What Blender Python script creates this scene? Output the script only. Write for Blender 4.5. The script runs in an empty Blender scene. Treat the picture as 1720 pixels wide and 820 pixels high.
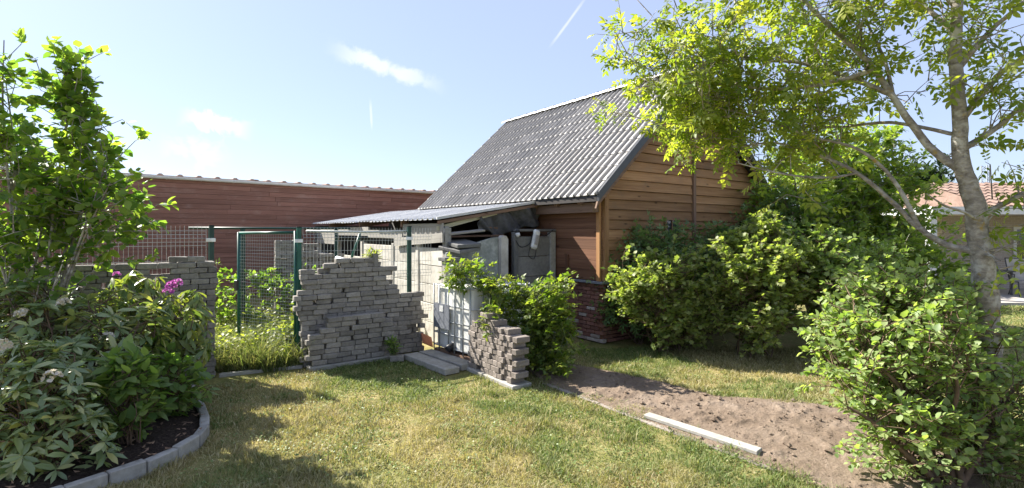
import bpy, bmesh, math, random
import numpy as np
from mathutils import Vector, Matrix
random.seed(7); RNG = np.random.default_rng(7)
R = math.radians
sc = bpy.context.scene
col = sc.collection

# ------------------------------------------------------------------ camera, sky, sun, exposure
cam_d = bpy.data.cameras.new('camera'); cam = bpy.data.objects.new('camera', cam_d); col.objects.link(cam)
cam.location = (0, 0, 1.95); cam.rotation_euler = (R(90), 0, 0)
cam_d.sensor_width = 36; cam_d.lens = 18.08; cam_d.shift_y = -0.0128; cam_d.clip_end = 3000; cam_d.clip_start = 0.05
sc.camera = cam
TO_SUN = Vector((-0.87, 0.49, 0.82)).normalized()
SUN_EL = math.asin(TO_SUN.z); SUN_AZ = math.atan2(TO_SUN.x, TO_SUN.y)
world = bpy.data.worlds.new('World'); sc.world = world; world.use_nodes = True
sc.view_settings.view_transform = 'Standard'; sc.view_settings.look = 'None'
sc.view_settings.exposure = 2.55; sc.view_settings.gamma = 1.0
try: sc.view_settings.use_curve_mapping = False
except Exception: pass
sc.cycles.max_bounces = 8; sc.cycles.transparent_max_bounces = 8
SUN_STRENGTH = 2.6; SKY_STRENGTH = 0.050

class NT:
    """small helper round a node tree"""
    def __init__(s, tree): s.t = tree; s.n = tree.nodes; s.l = tree.links
    def node(s, typ, **kw):
        n = s.n.new(typ)
        for k, v in kw.items():
            if k.startswith('i_'): s.put(n.inputs[k[2:].replace('_', ' ')], v)
            else: setattr(n, k, v)
        return n
    def put(s, sock, v):
        if isinstance(v, bpy.types.NodeSocket): s.l.new(v, sock)
        elif isinstance(v, (tuple, list)) and sock.type == 'RGBA': sock.default_value = (v[0], v[1], v[2], 1)
        else: sock.default_value = v
    def math(s, op, a, b=None, c=None, clamp=False):
        n = s.n.new('ShaderNodeMath'); n.operation = op; n.use_clamp = clamp
        for i, v in enumerate((a, b, c)):
            if v is not None: s.put(n.inputs[i], v)
        return n.outputs[0]
    def smooth(s, v, lo, hi, a=0.0, b=1.0):
        n = s.n.new('ShaderNodeMapRange'); n.interpolation_type = 'SMOOTHSTEP'
        s.put(n.inputs[0], v); n.inputs[1].default_value = lo; n.inputs[2].default_value = hi
        n.inputs[3].default_value = a; n.inputs[4].default_value = b
        return n.outputs[0]
    def mix(s, f, a, b, mode='MIX'):
        n = s.n.new('ShaderNodeMix'); n.data_type = 'RGBA'; n.blend_type = mode
        s.put(n.inputs[0], f); s.put(n.inputs[6], a); s.put(n.inputs[7], b)
        return n.outputs[2]
    def noise(s, vec, scale, detail=4, rough=.55, dist=0):
        n = s.n.new('ShaderNodeTexNoise'); n.inputs['Scale'].default_value = scale
        n.inputs['Detail'].default_value = detail; n.inputs['Roughness'].default_value = rough
        n.inputs['Distortion'].default_value = dist
        if vec is not None: s.l.new(vec, n.inputs['Vector'])
        return n.outputs[0]
    def ramp(s, f, stops):
        n = s.n.new('ShaderNodeValToRGB'); cr = n.color_ramp
        while len(cr.elements) < len(stops): cr.elements.new(.5)
        for e, (p, c) in zip(cr.elements, stops): e.position = p; e.color = (c[0], c[1], c[2], 1)
        s.put(n.inputs[0], f)
        return n.outputs[0]
    def mapped(s, vec, scale=(1, 1, 1), loc=None):
        n = s.n.new('ShaderNodeMapping'); n.inputs['Scale'].default_value = scale
        s.l.new(vec, n.inputs['Vector'])
        if loc is not None: s.put(n.inputs['Location'], loc)
        return n.outputs[0]

def build_world():
    w = NT(world.node_tree); w.n.clear()
    out = w.node('ShaderNodeOutputWorld'); bg = w.node('ShaderNodeBackground')
    sky = w.node('ShaderNodeTexSky'); sky.sky_type = 'NISHITA'; sky.sun_disc = False
    sky.sun_elevation = SUN_EL; sky.sun_rotation = SUN_AZ
    sky.air_density = 1.0; sky.dust_density = .5; sky.ozone_density = 3.0
    tc = w.node('ShaderNodeTexCoord'); sep = w.node('ShaderNodeSeparateXYZ')
    w.l.new(tc.outputs['Generated'], sep.inputs[0])
    x, y, z = sep.outputs
    # thin veil of high cloud, laid out on the sky dome (plane projection of the direction)
    zz = w.math('MAXIMUM', z, .06)
    cx, cy = w.math('DIVIDE', x, zz), w.math('DIVIDE', y, zz)
    cb = w.node('ShaderNodeCombineXYZ'); w.l.new(cx, cb.inputs[0]); w.l.new(cy, cb.inputs[1])
    veil = w.smooth(w.noise(w.mapped(cb.outputs[0], (.28, .5, 1)), 1.0, 6, .55, .3), .40, .78)
    # azimuth / elevation in radians, for the single wisps, the small cumulus and the vapour trails
    az = w.math('ARCTAN2', x, y); el = w.math('ARCSINE', z)
    nfine = w.noise(tc.outputs['Generated'], 26, 5, .6, .4)
    nbig = w.noise(tc.outputs['Generated'], 9, 4, .6)
    def streak(a0, e0, a1, e1, width, amount, ragged):
        dx, dy = a1 - a0, e1 - e0; L = math.hypot(dx, dy); ux, uy = dx / L, dy / L
        p = w.math('SUBTRACT', az, a0); q = w.math('SUBTRACT', el, e0)
        along = w.math('ADD', w.math('MULTIPLY', p, ux), w.math('MULTIPLY', q, uy))
        across = w.math('ABSOLUTE', w.math('SUBTRACT', w.math('MULTIPLY', q, ux), w.math('MULTIPLY', p, uy)))
        across = w.math('ADD', across, w.math('MULTIPLY', w.math('SUBTRACT', nfine, .5), ragged))
        f = w.math('MULTIPLY', w.smooth(across, width * .15, width, 1, 0),
                   w.math('MULTIPLY', w.smooth(along, -.1 * L, .3 * L), w.smooth(along, .6 * L, 1.1 * L, 1, 0)))
        return w.math('MULTIPLY', f, amount)
    parts = [streak(-.335, .325, -.135, .270, .018, .5, .05),
             streak(.075, .345, .145, .425, .0035, .4, .004),
             streak(-.266, .188, -.269, .242, .003, .35, .003),
             streak(-.57, .19, -.47, .172, .020, .75, .08),
             streak(-.60, .135, -.50, .125, .022, .35, .09)]
    tot = parts[0]
    for p in parts[1:]: tot = w.math('MAXIMUM', tot, p)
    cloud = w.math('MULTIPLY', veil, w.math('ADD', .25, w.math('MULTIPLY', nbig, .5)), clamp=True)
    lo = w.smooth(el, .0, .25, .75, 0.4)       # summer haze thickening to the horizon
    cloud = w.math('MAXIMUM', w.math('MAXIMUM', cloud, lo), .70)
    c = w.mix(cloud, sky.outputs[0], (2.08, 2.32, 3.35))
    c = w.mix(w.math('MINIMUM', tot, 1.0), c, (4.5, 4.5, 4.6))
    w.l.new(c, bg.inputs[0]); bg.inputs[1].default_value = SKY_STRENGTH
    w.l.new(bg.outputs[0], out.inputs[0])
build_world()
sun_d = bpy.data.lights.new('sun', 'SUN'); sun = bpy.data.objects.new('sun', sun_d); col.objects.link(sun)
sun_d.energy = SUN_STRENGTH; sun_d.angle = R(.53); sun_d.color = (1, .955, .87)
sun.rotation_euler = (-TO_SUN).to_track_quat('-Z', 'Y').to_euler(); sun.location = (-8, 5, 12)

# ------------------------------------------------------------------ materials
MATS = {}
def new_mat(name):
    m = bpy.data.materials.new(name); m.use_nodes = True
    t = NT(m.node_tree); t.n.clear()
    out = t.node('ShaderNodeOutputMaterial'); p = t.node('ShaderNodeBsdfPrincipled')
    t.l.new(p.outputs[0], out.inputs[0]); MATS[name] = m
    return m, t, p, out
def bump(t, p, h, strength=.4, dist=.01):
    b = t.node('ShaderNodeBump'); b.inputs['Strength'].default_value = strength; b.inputs['Distance'].default_value = dist
    t.put(b.inputs['Height'], h); t.l.new(b.outputs[0], p.inputs['Normal'])
def rand_vec(t):
    """object coordinates shifted by a random amount for every object"""
    tc = t.node('ShaderNodeTexCoord'); oi = t.node('ShaderNodeObjectInfo')
    cb = t.node('ShaderNodeCombineXYZ')
    t.l.new(t.math('MULTIPLY', oi.outputs['Random'], 37.0), cb.inputs[0]); t.l.new(t.math('MULTIPLY', oi.outputs['Random'], 91.0), cb.inputs[1])
    t.l.new(t.math('MULTIPLY', oi.outputs['Random'], 53.0), cb.inputs[2])
    va = t.node('ShaderNodeVectorMath'); va.operation = 'ADD'
    t.l.new(tc.outputs['Object'], va.inputs[0]); t.l.new(cb.outputs[0], va.inputs[1])
    return va.outputs[0], oi.outputs['Random']
def mineral(name, a, b, c=None, scale=25, rough=.9, bstr=.5, bdist=.006, var=.35, metal=0, spec=.25, blotch=3.0):
    m, t, p, o = new_mat(name); v, rnd = rand_vec(t)
    n1 = t.noise(v, scale, 6, .65); n2 = t.noise(v, blotch, 4, .6)
    f = t.math('ADD', t.math('MULTIPLY', n1, .55), t.math('MULTIPLY', n2, .45))
    stops = [(.3, a), (.7, b)] if c is None else [(.28, a), (.5, b), (.72, c)]
    cc = t.ramp(f, stops)
    k = t.math('ADD', 1 - var / 2, t.math('MULTIPLY', rnd, var))
    g = t.node('ShaderNodeCombineColor'); [t.l.new(k, g.inputs[i]) for i in range(3)]
    cc = t.mix(1.0, cc, g.outputs[0], 'MULTIPLY')
    t.l.new(cc, p.inputs['Base Color']); p.inputs['Roughness'].default_value = rough
    p.inputs['Metallic'].default_value = metal; p.inputs['Specular IOR Level'].default_value = spec
    bump(t, p, n1, bstr, bdist)
    return m
def wood(name, dark, mid, light, rough=.75, grain=1.0, knots=.6, var=.5, weather=None):
    """local X runs along the grain"""
    m, t, p, o = new_mat(name); v, rnd = rand_vec(t)
    g1 = t.noise(t.mapped(v, (1.2, 26 * grain, 26 * grain)), 1.0, 6, .6, .6)
    g2 = t.noise(t.mapped(v, (.5, 5, 5)), 1.0, 3, .5)
    f = t.math('ADD', t.math('MULTIPLY', g1, .6), t.math('MULTIPLY', g2, .4))
    cc = t.ramp(f, [(.25, dark), (.5, mid), (.78, light)])
    if knots:
        vo = t.node('ShaderNodeTexVoronoi'); vo.feature = 'F1'; vo.inputs['Scale'].default_value = 1.0
        t.l.new(t.mapped(v, (2.6, 7, 7)), vo.inputs['Vector'])
        cc = t.mix(t.smooth(vo.outputs['Distance'], .05, .17, knots, 0), cc, [q * .35 for q in dark])
    if weather:
        cc = t.mix(t.smooth(t.noise(v, 2.2, 5, .65), .5, .75, 0, .65), cc, weather)
    k = t.math('ADD', 1 - var / 2, t.math('MULTIPLY', rnd, var))
    g = t.node('ShaderNodeCombineColor'); [t.l.new(k, g.inputs[i]) for i in range(3)]
    cc = t.mix(1.0, cc, g.outputs[0], 'MULTIPLY')
    t.l.new(cc, p.inputs['Base Color']); p.inputs['Roughness'].default_value = rough; p.inputs['Specular IOR Level'].default_value = .25
    bump(t, p, g1, .45, .004)
    return m
def leaf_mat(name, stops, trans=.5, tint=(1.45, 1.6, .5), rough=.45, spec=.35):
    m, t, p, o = new_mat(name)
    at = t.node('ShaderNodeAttribute'); at.attribute_name = 'rnd'; oi = t.node('ShaderNodeObjectInfo')
    f = t.math('FRACT', t.math('ADD', at.outputs['Fac'], oi.outputs['Random']))
    n = len(stops); cc = t.ramp(f, [(i / (n - 1), c) for i, c in enumerate(stops)])
    t.l.new(cc, p.inputs['Base Color']); p.inputs['Roughness'].default_value = rough; p.inputs['Specular IOR Level'].default_value = spec
    tr = t.node('ShaderNodeBsdfTranslucent'); t.l.new(t.mix(1.0, cc, tint, 'MULTIPLY'), tr.inputs[0])
    ms = t.node('ShaderNodeMixShader'); ms.inputs[0].default_value = trans
    t.l.new(p.outputs[0], ms.inputs[1]); t.l.new(tr.outputs[0], ms.inputs[2]); t.l.new(ms.outputs[0], o.inputs[0])
    return m
def simple(name, c, rough=.5, metal=0, spec=.4, nscale=8, nvar=.18):
    m, t, p, o = new_mat(name); v, rnd = rand_vec(t)
    n = t.noise(v, nscale, 5, .6)
    cc = t.mix(t.smooth(n, .3, .7), [q * (1 - nvar) for q in c], [min(1, q * (1 + nvar)) for q in c])
    t.l.new(cc, p.inputs['Base Color']); p.inputs['Roughness'].default_value = rough; p.inputs['Metallic'].default_value = metal
    p.inputs['Specular IOR Level'].default_value = spec
    return m

mineral('paver', (.125, .114, .100), (.235, .215, .188), (.34, .318, .285), scale=30, var=.5, bstr=.9)
mineral('paver_warm', (.145, .122, .104), (.235, .20, .172), (.31, .27, .238), scale=40, var=.4, bstr=.7)
mineral('concrete', (.20, .188, .165), (.31, .295, .26), (.42, .40, .36), scale=18, var=.2)
mineral('concrete_pale', (.24, .22, .18), (.47, .44, .38), (.62, .59, .53), scale=7, var=.25, blotch=1.6)
mineral('concrete_green', (.13, .15, .13), (.26, .27, .245), (.50, .50, .46), scale=9, var=.2, blotch=4)
mineral('concrete_shaded', (.11, .108, .10), (.19, .185, .17), (.27, .26, .24), scale=18, var=.2)  # darker copy of concrete, shade of the lean-to roof put into its colour
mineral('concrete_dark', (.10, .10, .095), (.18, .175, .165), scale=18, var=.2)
mineral('brick_red', (.13, .062, .048), (.22, .105, .080), (.31, .18, .145), scale=22, var=.6)
mineral('brick_limed', (.25, .15, .12), (.40, .34, .30), (.52, .48, .44), scale=14, var=.4)
mineral('mortar', (.30, .28, .25), (.42, .39, .35), scale=30, var=0)
mineral('blue_stone', (.14, .15, .17), (.22, .23, .26), scale=20, var=.1)
mineral('roof_metal', (.25, .238, .222), (.40, .382, .358), scale=10, rough=.62, bstr=.12, var=.35, spec=.5)
mineral('trim_metal', (.035, .037, .04), (.055, .057, .06), scale=10, rough=.4, bstr=.05, var=.1, spec=.5)
mineral('corrugated', (.36, .36, .35), (.52, .52, .51), (.62, .62, .61), scale=5, rough=.7, bstr=.1, var=.15, metal=.1, spec=.5)
mineral('gutter_zinc', (.58, .60, .63), (.72, .74, .76), scale=6, rough=.5, bstr=.05, var=.1, metal=0)
mineral('galvanised', (.30, .31, .31), (.48, .49, .48), scale=30, rough=.45, bstr=.1, var=.1, metal=.5)
mineral('wire', (.33, .36, .34), (.50, .52, .50), scale=30, rough=.45, bstr=.1, var=.1, metal=.3)
mineral('house_tile', (.15, .10, .08), (.22, .15, .12), (.28, .20, .165), scale=14, var=.35)
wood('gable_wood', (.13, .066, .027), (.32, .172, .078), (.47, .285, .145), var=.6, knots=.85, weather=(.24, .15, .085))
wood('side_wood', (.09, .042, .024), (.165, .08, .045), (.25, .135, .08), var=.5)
wood('post_wood', (.20, .095, .035), (.33, .17, .07), (.42, .24, .11), var=.2)
wood('beam_wood', (.12, .07, .045), (.20, .125, .085), (.28, .19, .135), var=.2)
wood('shed_wood', (.15, .076, .056), (.235, .118, .088), (.33, .18, .135), var=.28, knots=.25, weather=(.31, .20, .165))
wood('grey_wood', (.20, .185, .16), (.33, .31, .27), (.45, .42, .37), var=.2, knots=.3)
wood('pale_trim', (.30, .27, .17), (.42, .39, .27), (.52, .49, .37), var=.1, knots=0)
simple('green_paint', (.012, .085, .062), .38); simple('green_dark', (.012, .045, .036), .4)
simple('black_plastic', (.02, .02, .022), .5); simple('white_label', (.70, .70, .68), .5); simple('tag_white', (.75, .76, .74), .4)
simple('tarp', (.085, .085, .09), .65, nvar=.35); simple('shade_dark', (.03, .024, .02), .9, nvar=.4); simple('eave_dark', (.05, .045, .042), .95); simple('red_tile', (.30, .12, .07), .8)  # the near-black colour paints the shade inside the lean-to
simple('fascia_white', (.62, .62, .63), .5, nvar=.05); simple('soffit', (.45, .40, .34), .7); simple('wood_light', (.5, .42, .3), .6)
simple('chair_frame', (.05, .05, .055), .4); simple('chair_mesh', (.42, .39, .35), .8); simple('cushion', (.33, .31, .29), .9)
simple('lamp_white', (.62, .62, .60), .45, nvar=.25); simple('cable_black', (.015, .015, .015), .5); simple('window_frame', (.22, .12, .06), .6)
simple('stem_brown', (.13, .085, .055), .9, nvar=.4); simple('stem_green', (.11, .13, .05), .8, nvar=.3); simple('mast_grey', (.30, .33, .38), .5)
simple('clod', (.25, .185, .14), 1, nvar=.3); simple('chip', (.20, .13, .085), 1, nvar=.5)
def special_mats():
    m, t, p, o = new_mat('glass'); p.inputs['Base Color'].default_value = (.03, .035, .04, 1); p.inputs['Roughness'].default_value = .05
    p.inputs['Specular IOR Level'].default_value = .9
    m, t, p, o = new_mat('tank_plastic'); v, rnd = rand_vec(t)
    cc = t.mix(t.smooth(t.noise(t.mapped(v, (3, 3, .8)), 2.2, 5, .6), .45, .72), (.74, .74, .71), (.55, .53, .46))
    t.l.new(cc, p.inputs['Base Color']); p.inputs['Roughness'].default_value = .4
    p.inputs['Subsurface Weight'].default_value = .15; p.inputs['Subsurface Radius'].default_value = (.05, .05, .05)
    # lawn soil: straw, moss and bare earth
    m, t, p, o = new_mat('lawn_ground'); tc = t.node('ShaderNodeTexCoord'); v = tc.outputs['Object']
    n1 = t.noise(v, 1.1, 4, .6); n2 = t.noise(v, 28, 5, .7)
    f = t.math('ADD', t.math('MULTIPLY', n1, .6), t.math('MULTIPLY', n2, .4))
    cc = t.ramp(f, [(.34, (.10, .12, .035)), (.48, (.19, .18, .065)), (.58, (.30, .24, .11)), (.72, (.36, .27, .15))])
    t.l.new(cc, p.inputs['Base Color']); p.inputs['Roughness'].default_value = 1; p.inputs['Specular IOR Level'].default_value = .1
    bump(t, p, n2, .8, .02)
    m, t, p, o = new_mat('bare_soil'); tc = t.node('ShaderNodeTexCoord'); v = tc.outputs['Object']
    n1 = t.noise(v, 2.2, 5, .6); n2 = t.noise(v, 34, 7, .72)
    f = t.math('ADD', t.math('MULTIPLY', n1, .5), t.math('MULTIPLY', n2, .5))
    cc = t.ramp(f, [(.30, (.12, .086, .060)), (.5, (.215, .162, .120)), (.70, (.30, .24, .19))])
    t.l.new(cc, p.inputs['Base Color']); p.inputs['Roughness'].default_value = 1; p.inputs['Specular IOR Level'].default_value = .1
    bump(t, p, n2, 1.0, .025)
    m, t, p, o = new_mat('bed_soil'); tc = t.node('ShaderNodeTexCoord'); v = tc.outputs['Object']
    n2 = t.noise(v, 45, 7, .75)
    cc = t.ramp(n2, [(.35, (.022, .016, .013)), (.55, (.06, .045, .036)), (.72, (.12, .09, .07))])
    t.l.new(cc, p.inputs['Base Color']); p.inputs['Roughness'].default_value = 1; p.inputs['Specular IOR Level'].default_value = .1
    bump(t, p, n2, 1.0, .03)
    # grass blades
    m, t, p, o = new_mat('grass_blade')
    a1 = t.node('ShaderNodeAttribute'); a1.attribute_name = 'dry'; a2 = t.node('ShaderNodeAttribute'); a2.attribute_name = 'rnd'
    green = t.ramp(a2.outputs['Fac'], [(0, (.075, .125, .035)), (.6, (.16, .22, .07)), (1, (.29, .33, .13))])
    straw = t.ramp(a2.outputs['Fac'], [(0, (.26, .21, .10)), (.6, (.43, .36, .20)), (1, (.60, .52, .34))])
    cc = t.mix(a1.outputs['Fac'], green, straw)
    t.l.new(cc, p.inputs['Base Color']); p.inputs['Roughness'].default_value = .6; p.inputs['Specular IOR Level'].default_value = .2
    tr = t.node('ShaderNodeBsdfTranslucent'); t.l.new(t.mix(1.0, cc, (1.2, 1.25, .6), 'MULTIPLY'), tr.inputs[0])
    ms = t.node('ShaderNodeMixShader'); ms.inputs[0].default_value = .35
    t.l.new(p.outputs[0], ms.inputs[1]); t.l.new(tr.outputs[0], ms.inputs[2]); t.l.new(ms.outputs[0], o.inputs[0])
    # walnut bark with lichen
    m, t, p, o = new_mat('bark'); v, rnd = rand_vec(t)
    n1 = t.noise(t.mapped(v, (14, 14, 26)), 1, 6, .65, .5); n2 = t.noise(v, 6, 5, .6); n3 = t.noise(v, 9, 4, .6)
    cc = t.ramp(n1, [(.3, (.14, .118, .098)), (.5, (.27, .24, .205)), (.68, (.42, .385, .335))])
    cc = t.mix(t.smooth(n2, .50, .62, 0, .8), cc, (.50, .48, .43))
    cc = t.mix(t.smooth(n3, .60, .70, 0, .8), cc, (.36, .25, .06))
    t.l.new(cc, p.inputs['Base Color']); p.inputs['Roughness'].default_value = .95; p.inputs['Specular IOR Level'].default_value = .15
    bump(t, p, n1, .8, .02)
    # pale face-brick of the neighbouring house: too far away to pick bricks apart
    m, t, p, o = new_mat('house_brick'); tc = t.node('ShaderNodeTexCoord')
    br = t.node('ShaderNodeTexBrick'); br.inputs['Scale'].default_value = 1
    br.inputs['Brick Width'].default_value = .22; br.inputs['Row Height'].default_value = .07; br.inputs['Mortar Size'].default_value = .008
    br.inputs['Color1'].default_value = (.33, .275, .24, 1); br.inputs['Color2'].default_value = (.40, .345, .30, 1); br.inputs['Mortar'].default_value = (.45, .41, .37, 1)
    sp = t.node('ShaderNodeSeparateXYZ'); cb = t.node('ShaderNodeCombineXYZ'); t.l.new(tc.outputs['Object'], sp.inputs[0])
    t.l.new(sp.outputs[0], cb.inputs[0]); t.l.new(sp.outputs[2], cb.inputs[1]); t.l.new(cb.outputs[0], br.inputs['Vector'])
    t.l.new(br.outputs['Color'], p.inputs['Base Color']); p.inputs['Roughness'].default_value = .9
    m, t, p, o = new_mat('paving'); tc = t.node('ShaderNodeTexCoord')
    cc = t.ramp(t.noise(tc.outputs['Object'], 3, 5, .6), [(.3, (.34, .31, .28)), (.7, (.48, .45, .41))])
    t.l.new(cc, p.inputs['Base Color']); p.inputs['Roughness'].default_value = .9
special_mats()
leaf_mat('leaf_walnut', [(.12, .18, .035), (.17, .235, .05), (.23, .285, .065), (.31, .335, .085), (.15, .20, .045)], trans=.62, tint=(1.7, 1.7, .5))
leaf_mat('leaf_currant', [(.16, .22, .065), (.23, .285, .095), (.31, .345, .135), (.38, .40, .18), (.19, .25, .075)], trans=.52)
leaf_mat('leaf_hazel', [(.16, .24, .085), (.23, .31, .115), (.30, .37, .155), (.39, .44, .21), (.19, .27, .09)], trans=.52)
leaf_mat('leaf_elder', [(.08, .15, .065), (.115, .19, .08), (.16, .24, .095), (.21, .29, .11), (.10, .17, .07)], trans=.35)
leaf_mat('leaf_dark', [(.075, .14, .035), (.11, .185, .045), (.16, .24, .055), (.23, .30, .075), (.10, .16, .04)], trans=.52)
leaf_mat('leaf_hornbeam', [(.09, .17, .05), (.14, .225, .06), (.21, .285, .075), (.30, .36, .095), (.12, .20, .055)], trans=.6)
leaf_mat('leaf_rhodo', [(.13, .19, .08), (.18, .24, .105), (.24, .30, .135), (.33, .37, .18), (.42, .39, .13)], trans=.3, rough=.3, spec=.7)
leaf_mat('leaf_rhodo_droop', [(.11, .16, .055), (.15, .21, .075), (.22, .26, .09), (.30, .31, .09), (.17, .22, .075)], trans=.36, rough=.35, spec=.5)
leaf_mat('leaf_hydrangea', [(.10, .18, .055), (.15, .23, .07), (.20, .28, .09), (.26, .33, .12), (.12, .20, .06)], trans=.52)
leaf_mat('leaf_raspberry', [(.10, .165, .03), (.15, .21, .04), (.21, .255, .06), (.27, .28, .08), (.08, .14, .035)], trans=.52)
leaf_mat('leaf_weed', [(.15, .20, .05), (.22, .26, .065), (.30, .32, .09), (.38, .37, .13), (.18, .22, .055)], trans=.52)
leaf_mat('leaf_broadleaf', [(.14, .22, .055), (.20, .285, .07), (.27, .34, .09), (.36, .41, .12), (.17, .25, .06)], trans=.52)
leaf_mat('leaf_clover', [(.10, .17, .05), (.15, .22, .065), (.21, .27, .09), (.28, .30, .13), (.36, .32, .17)], trans=.35)
leaf_mat('leaf_conifer', [(.02, .04, .018), (.03, .055, .024), (.045, .075, .03)], trans=.2)
leaf_mat('petal_pink', [(.45, .10, .38), (.58, .17, .50), (.70, .32, .60)], trans=.35, tint=(1.1, 1, 1.1))
leaf_mat('petal_white', [(.62, .56, .46), (.75, .72, .64), (.52, .43, .30)], trans=.3, tint=(1.05, 1.05, 1))

# ------------------------------------------------------------------ object helpers
def link(o, parent=None):
    col.objects.link(o)
    if parent is not None: o.parent = parent
    return o
def tag(o, label, cat, group=None, kind=None):
    if label: o['label'] = label
    if cat: o['category'] = cat
    if group: o['group'] = group
    if kind: o['kind'] = kind
    return o
def thing(name, label, cat, loc=(0, 0, 0), rz=0, group=None):
    o = link(bpy.data.objects.new(name, None)); o.empty_display_size = .2
    o.location = loc; o.rotation_euler = (0, 0, rz)
    return tag(o, label, cat, group)
def mesh_obj(name, me, parent=None, loc=None, rot=None, scale=None):
    o = link(bpy.data.objects.new(name, me), parent)
    if loc is not None: o.location = loc
    if rot is not None: o.rotation_euler = rot
    if scale is not None: o.scale = scale
    return o
def mesh_from(name, v, f, mat, smooth=False):
    me = bpy.data.meshes.new(name); me.from_pydata([tuple(q) for q in v], [], f); me.materials.append(MATS[mat])
    if smooth: me.polygons.foreach_set('use_smooth', [True] * len(me.polygons))
    me.update()
    return me
class MB:
    def __init__(s): s.v = []; s.f = []
    def add(s, v, f):
        k = len(s.v); s.v += [tuple(q) for q in v]; s.f += [tuple(i + k for i in q) for q in f]
        return s
    def box(s, x0, x1, y0, y1, z0, z1, M=None):
        v = [Vector(p) for p in ((x0, y0, z0), (x1, y0, z0), (x1, y1, z0), (x0, y1, z0), (x0, y0, z1), (x1, y0, z1), (x1, y1, z1), (x0, y1, z1))]
        if M is not None: v = [M @ p for p in v]
        return s.add(v, [(0, 3, 2, 1), (4, 5, 6, 7), (0, 1, 5, 4), (1, 2, 6, 5), (2, 3, 7, 6), (3, 0, 4, 7)])
    def prism(s, poly, axis, a, b):
        """poly in the two other axes, extruded along axis from a to b"""
        n = len(poly); v = []
        for d in (a, b):
            for p in poly:
                v.append({'x': (d, p[0], p[1]), 'y': (p[0], d, p[1]), 'z': (p[0], p[1], d)}[axis])
        f = [tuple(range(n))[::-1], tuple(range(n, 2 * n))] + [(i, (i + 1) % n, n + (i + 1) % n, n + i) for i in range(n)]
        return s.add(v, f)
    def tube(s, pts, rad, sides=6, cap=True):
        pts = [Vector(p) for p in pts]; n = len(pts)
        if not isinstance(rad, (list, tuple)): rad = [rad] * n
        rings = []; up = Vector((0, 0, 1)); prev = None; v = []; f = []
        for i, p in enumerate(pts):
            d = (pts[min(i + 1, n - 1)] - pts[max(i - 1, 0)]).normalized()
            a = prev if prev is not None else (up.cross(d) if abs(d.z) < .95 else Vector((1, 0, 0)))
            a = (a - d * a.dot(d)); a = a.normalized() if a.length > 1e-6 else d.orthogonal().normalized()
            b = d.cross(a); prev = a
            for k in range(sides):
                t = 2 * math.pi * k / sides
                v.append(p + (a * math.cos(t) + b * math.sin(t)) * rad[i])
        for i in range(n - 1):
            for k in range(sides):
                f.append((i * sides + k, i * sides + (k + 1) % sides, (i + 1) * sides + (k + 1) % sides, (i + 1) * sides + k))
        if cap: f += [tuple(range(sides))[::-1], tuple((n - 1) * sides + k for k in range(sides))]
        return s.add(v, f)
    def mesh(s, name, mat, smooth=False): return mesh_from(name, s.v, s.f, mat, smooth)
    def build(s, name, mat, parent=None, smooth=False, bev=0, loc=None, rot=None):
        me = s.mesh(name, mat, smooth)
        if bev: bevel_mesh(me, bev)
        return mesh_obj(name, me, parent, loc, rot)
def bevel_mesh(me, w, seg=1):
    bm = bmesh.new(); bm.from_mesh(me)
    bmesh.ops.bevel(bm, geom=bm.edges[:], offset=w, segments=seg, affect='EDGES', profile=.7)
    bm.to_mesh(me); bm.free(); me.update()
def brick_variants(name, L, W, H, mat, n=6, jit=.003, bev=.006):
    out = []
    for i in range(n):
        me = MB().box(-L / 2, L / 2, -W / 2, W / 2, 0, H).mesh(name, mat)
        bevel_mesh(me, bev)
        for v in me.vertices: v.co += Vector([random.uniform(-jit, jit) for _ in range(3)])
        me.update(); out.append(me)
    return out
def np_mesh(name, V, F, mat, attrs=None, smooth=True):
    """V (n,3), F (m,3) triangles, attrs: face-domain float arrays"""
    me = bpy.data.meshes.new(name); V = np.asarray(V, np.float32); F = np.asarray(F, np.int32)
    me.vertices.add(len(V)); me.vertices.foreach_set('co', V.ravel())
    me.loops.add(F.size); me.loops.foreach_set('vertex_index', F.ravel())
    me.polygons.add(len(F)); me.polygons.foreach_set('loop_start', np.arange(0, F.size, 3, dtype=np.int32))
    me.polygons.foreach_set('loop_total', np.full(len(F), 3, np.int32))
    me.update(calc_edges=True)
    if smooth: me.polygons.foreach_set('use_smooth', np.ones(len(F), bool))
    for k, a in (attrs or {}).items():
        at = me.attributes.new(k, 'FLOAT', 'FACE'); at.data.foreach_set('value', np.asarray(a, np.float32))
    me.materials.append(MATS[mat]); me.validate()
    return me
_lat = np.random.default_rng(99).random((256, 256))
def vnoise(x, y):
    xi, yi = np.floor(x).astype(int), np.floor(y).astype(int); fx, fy = x - xi, y - yi
    fx, fy = fx * fx * (3 - 2 * fx), fy * fy * (3 - 2 * fy); g = lambda a, b: _lat[a % 256, b % 256]
    return (g(xi, yi) * (1 - fx) + g(xi + 1, yi) * fx) * (1 - fy) + (g(xi, yi + 1) * (1 - fx) + g(xi + 1, yi + 1) * fx) * fy
def fbm(x, y, s, o=4):
    r = 0; a = .5; t = 0
    for i in range(o): r = r + a * vnoise(x * s + 17.3 * i, y * s + 5.1 * i); t += a; a *= .5; s *= 2.05
    return r / t
def in_poly(x, y, P):
    r = np.zeros(np.shape(x), bool); n = len(P); j = n - 1
    for i in range(n):
        xi, yi = P[i]; xj, yj = P[j]
        with np.errstate(divide='ignore', invalid='ignore'):
            r ^= ((yi > y) != (yj > y)) & (x < (xj - xi) * (y - yi) / (yj - yi + 1e-12) + xi)
        j = i
    return r
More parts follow.
